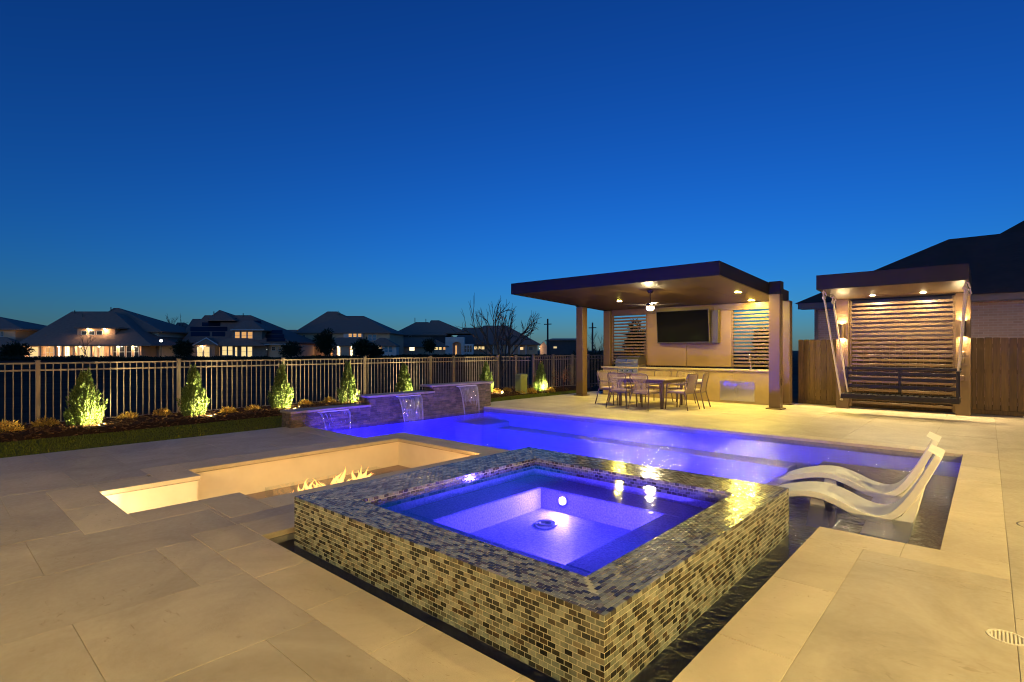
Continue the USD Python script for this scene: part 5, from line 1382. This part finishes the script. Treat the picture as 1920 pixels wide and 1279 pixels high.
h.hip(402, 496, 647, 425, 465, 634, 1.2, 3.4)
gp = np.array([[h.u(354), 1.0, h.z(647.5)], [h.u(404), 1.0, h.z(646)], [h.u(382), 1.0, h.z(633)]]); gp2 = gp + [0, 8, 0]
obj('porch_gable', (np.vstack([gp, gp2]), np.array([[0, 1, 2], [5, 4, 3], [1, 4, 5], [1, 5, 2], [3, 0, 2], [3, 2, 5], [0, 3, 4], [0, 4, 1]])), 'brick_grey', h.t)
for a, b in (((354, 648.5), (382, 633.5)), ((382, 633.5), (404, 647))):
    obj('gable_trim', rod((h.u(a[0]), 0.9, h.z(a[1])), (h.u(b[0]), 0.9, h.z(b[1])), 0.10, 6), 'trim_white', h.t)
h.wall(357, 403, 647.6, 674, 1.9, 3.49, 'brick_grey'); h.lamp(377, 650, 1.5)
for a, b, c, d in ((370, 380, 650.5, 671), (383, 393, 650.5, 671)): h.win(a, b, c, d, 1.9, 'lit_window_yellow', 0)
for a, b, c, d, m in ((406, 412, 651, 667, 'lit_window_warm'), (417, 425.5, 650, 666, 'lit_window_yellow'), (428, 436, 650, 666, 'lit_window_yellow'), (441, 445, 651, 668, 'lit_window_yellow'), (453, 461.5, 650.5, 668, 'lit_window_yellow'), (464.5, 473, 650.5, 669, 'lit_window_yellow')): h.win(a, b, c, d, 3.5, m, 0)
for a in (510, 522, 533.5): h.win(a, a + 6, 651, 657, 4.2, 'window_dark', 0)
h.lamp(500, 656, 2.5, 0.09, 'street_lamp_white')
slope = lambda py: 2 + 8.5 * (641 - py) / (641 - 591) - 0.12
for a, b, c, d in ((390, 444, 597, 604.5), (379, 413, 605, 611.5), (357, 426, 613.5, 621), (358, 393, 622.5, 630.5), (398, 422, 622.5, 630.5), (471, 490, 602, 608), (489, 499, 611, 616), (497, 530, 619.5, 626), (498, 533, 627.5, 634), (500, 535, 635, 640.5)):
    v = np.array([[h.u(a, slope(d)), slope(d), h.z(d, slope(d))], [h.u(b, slope(d)), slope(d), h.z(d, slope(d))], [h.u(b, slope(c)), slope(c), h.z(c, slope(c))], [h.u(a, slope(c)), slope(c), h.z(c, slope(c))]]); v2 = v + [0, -0.05, 0.06]
    obj('solar_panel', (np.vstack([v, v2]), np.array([[4, 5, 6], [4, 6, 7], [0, 1, 5], [0, 5, 4], [1, 2, 6], [1, 6, 5], [2, 3, 7], [2, 7, 6], [3, 0, 4], [3, 4, 7], [0, 2, 1], [0, 3, 2]])), 'solar_black', h.t)
h.vent(401, 584, 594, 9); h.vent(456, 587.5, 594, 10)

h = House('tall hip-roofed house with lit arched porch openings', 645, 120)
h.hip(550, 733, 623.5, 640, 682, 592.5, 2, 20); h.hip(551, 700, 623, 614, 631, 584, 5, 18)
h.wall(553, 730, 624, 672, 3, 19, 'stucco_tan'); h.box('white_bay', 644, 680, 624.5, 633, 2.3, 2.99, 'stucco_white')
for a in (654, 662.5, 671.5): h.win(a, a + 6, 626, 632, 2.3, 'lit_window_warm', 0)
h.win(691, 697, 628, 638, 3, 'window_teal', 0); h.win(699, 705, 628, 638, 3, 'window_teal', 0); h.win(569, 571.5, 628, 637, 3, 'window_dark', 0); h.win(581, 584.5, 651, 658, 3, 'lit_window_yellow', 0)
h.hip(590, 703, 647, 634, 676, 633, -1, 2.9); h.hip(688, 744, 648, 712, 722, 633.5, -0.5, 2.9)
for a, b in ((613, 619), (623.5, 631), (638, 655), (662, 668)): h.wall(a, b, 647.6, 672, -0.5, 0.2, 'stucco_tan')
h.wall(611, 668, 647.4, 650.5, -0.5, 0.1, 'stucco_tan')
for a, b in ((632, 637.5), (656, 661.5)): h.win(a, b, 652, 671, 2.6, 'lit_window_bright', 0)
h.lamp(622, 650, 1.2, 0.1); h.lamp(634, 650.8, 1.2, 0.08); h.lamp(659, 650.8, 1.2, 0.08)
for a, b in ((680, 687), (689, 692), (696, 701), (704, 708), (710, 713)): h.win(a, b, 650, 660, 2.7, 'lit_window_bright', 0)
h.wall(716, 743, 648.3, 672, 0.2, 2.9, 'stucco_white'); h.win(721, 727, 650, 660, 0.2, 'window_teal', 0); h.win(729.5, 735, 650, 660, 0.2, 'window_teal', 0); h.lamp(690, 649, 1.5, 0.1); h.lamp(706, 649, 1.5, 0.1)
h.vent(634, 583, 590, 10); h.vent(637, 585.5, 591, 10)

h = House('dark two-storey house with a white arched stair tower', 808, 145)
h.hip(733, 838, 627.5, 780, 803, 604, 3, 19); h.hip(793, 880, 624, 808, 823, 600.5, 4, 20)
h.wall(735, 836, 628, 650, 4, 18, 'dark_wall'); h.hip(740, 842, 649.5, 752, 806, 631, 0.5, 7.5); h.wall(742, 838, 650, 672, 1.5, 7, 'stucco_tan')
h.wall(835, 848.5, 632, 672, 0.8, 5, 'stucco_white'); h.wall(864.5, 869.5, 632, 672, 0.8, 5, 'stucco_white'); h.wall(848.5, 864.5, 632, 640, 0.85, 5, 'stucco_white'); h.wall(848.5, 864.5, 640.1, 672, 2.6, 5, 'stucco_tan')
ar = np.linspace(0, math.pi, 13); aw, az = (h.u(864.5, 0.9) - h.u(848.5, 0.9)) / 2, h.z(646, 0.9)
ap = [(aw * math.cos(a), az + aw * 0.6 * math.sin(a)) for a in ar] + [(-aw, h.z(640)), (aw, h.z(640))]
m = trimesh.creation.extrude_polygon(Polygon(ap).buffer(0), 0.6, engine='earcut'); v = np.array(m.vertices)
obj('arch', (np.stack([v[:, 0] + h.u(856.5, 0.9), 0.9 + v[:, 2], v[:, 1]], 1), np.array(m.faces)), 'stucco_white', h.t)
h.win(853.5, 857, 648, 666, 2.6, 'lit_window_warm', 0); h.win(744, 748, 630, 638, 4, 'window_dark', 0)
h.win(767, 771, 630, 638, 4, 'window_dark', 0); h.win(768, 777, 649.8, 657.5, 1.5, 'lit_window_bright', 0); h.win(815, 821, 650, 656, 1.5, 'lit_window_yellow', 0); h.win(823, 828, 650, 656, 1.5, 'lit_window_yellow', 0); h.win(831, 835, 650, 656, 1.5, 'lit_window_warm', 0)
h.wall(869.6, 887, 645, 672, 1.2, 5, 'stucco_white')
for a in (871, 876, 881): h.win(a, a + 3.5, 648, 660, 1.2, 'window_dark', 0)
h.vent(778, 596, 606, 10); h.vent(798.5, 598, 606, 10)

h = House('low hip-roofed house behind the large bare tree', 945, 165)
h.hip(864, 1014, 645.5, 907, 950, 610.5, 3, 24, 'shingle_warm'); h.hip(850, 935, 640, 868, 910, 614.5, 5, 22, 'shingle_warm')
h.wall(888, 1008, 646, 668, 5, 22, 'stucco_tan')
for a in (889, 896, 903): h.win(a, a + 5, 650, 655, 5, 'lit_window_yellow', 0)
for a in (924, 937, 950, 962, 972, 985): h.box('porch_column', a, a + 2.2, 646.5, 668, 3.6, 4.0, 'stucco_white')
h.win(975, 981, 651, 656, 5, 'lit_window_yellow', 0); h.win(992, 999, 651, 656, 5, 'window_dark', 0)
h = House('distant dark flat-roofed block right of the utility pole with a lit gable', 1050, 150)
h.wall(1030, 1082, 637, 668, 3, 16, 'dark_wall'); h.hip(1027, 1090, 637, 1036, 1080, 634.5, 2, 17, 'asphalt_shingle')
gp = np.array([[h.u(1012), 2.0, h.z(650)], [h.u(1027), 2.0, h.z(650)], [h.u(1020.5), 2.0, h.z(640)]]); gp2 = gp + [0, 3, 0]
obj('gable', (np.vstack([gp, gp2]), np.array([[0, 1, 2], [5, 4, 3], [1, 4, 5], [1, 5, 2], [3, 0, 2], [3, 2, 5], [0, 3, 4], [0, 4, 1]])), 'stucco_tan', h.t)
h.wall(1013, 1026, 650.2, 668, 2.2, 5, 'stucco_tan'); h.lamp(1012, 654, 1.2, 0.07); h.win(1038, 1044, 650, 653, 3, 'lit_window_yellow', 0)
h = House('dusky hip-roofed house half hidden between the solar house and the arched house', 548, 150)
h.hip(520, 572, 642, 540, 556, 618.5, 4, 18); h.wall(525, 566, 643, 670, 5, 17, 'brick_grey')
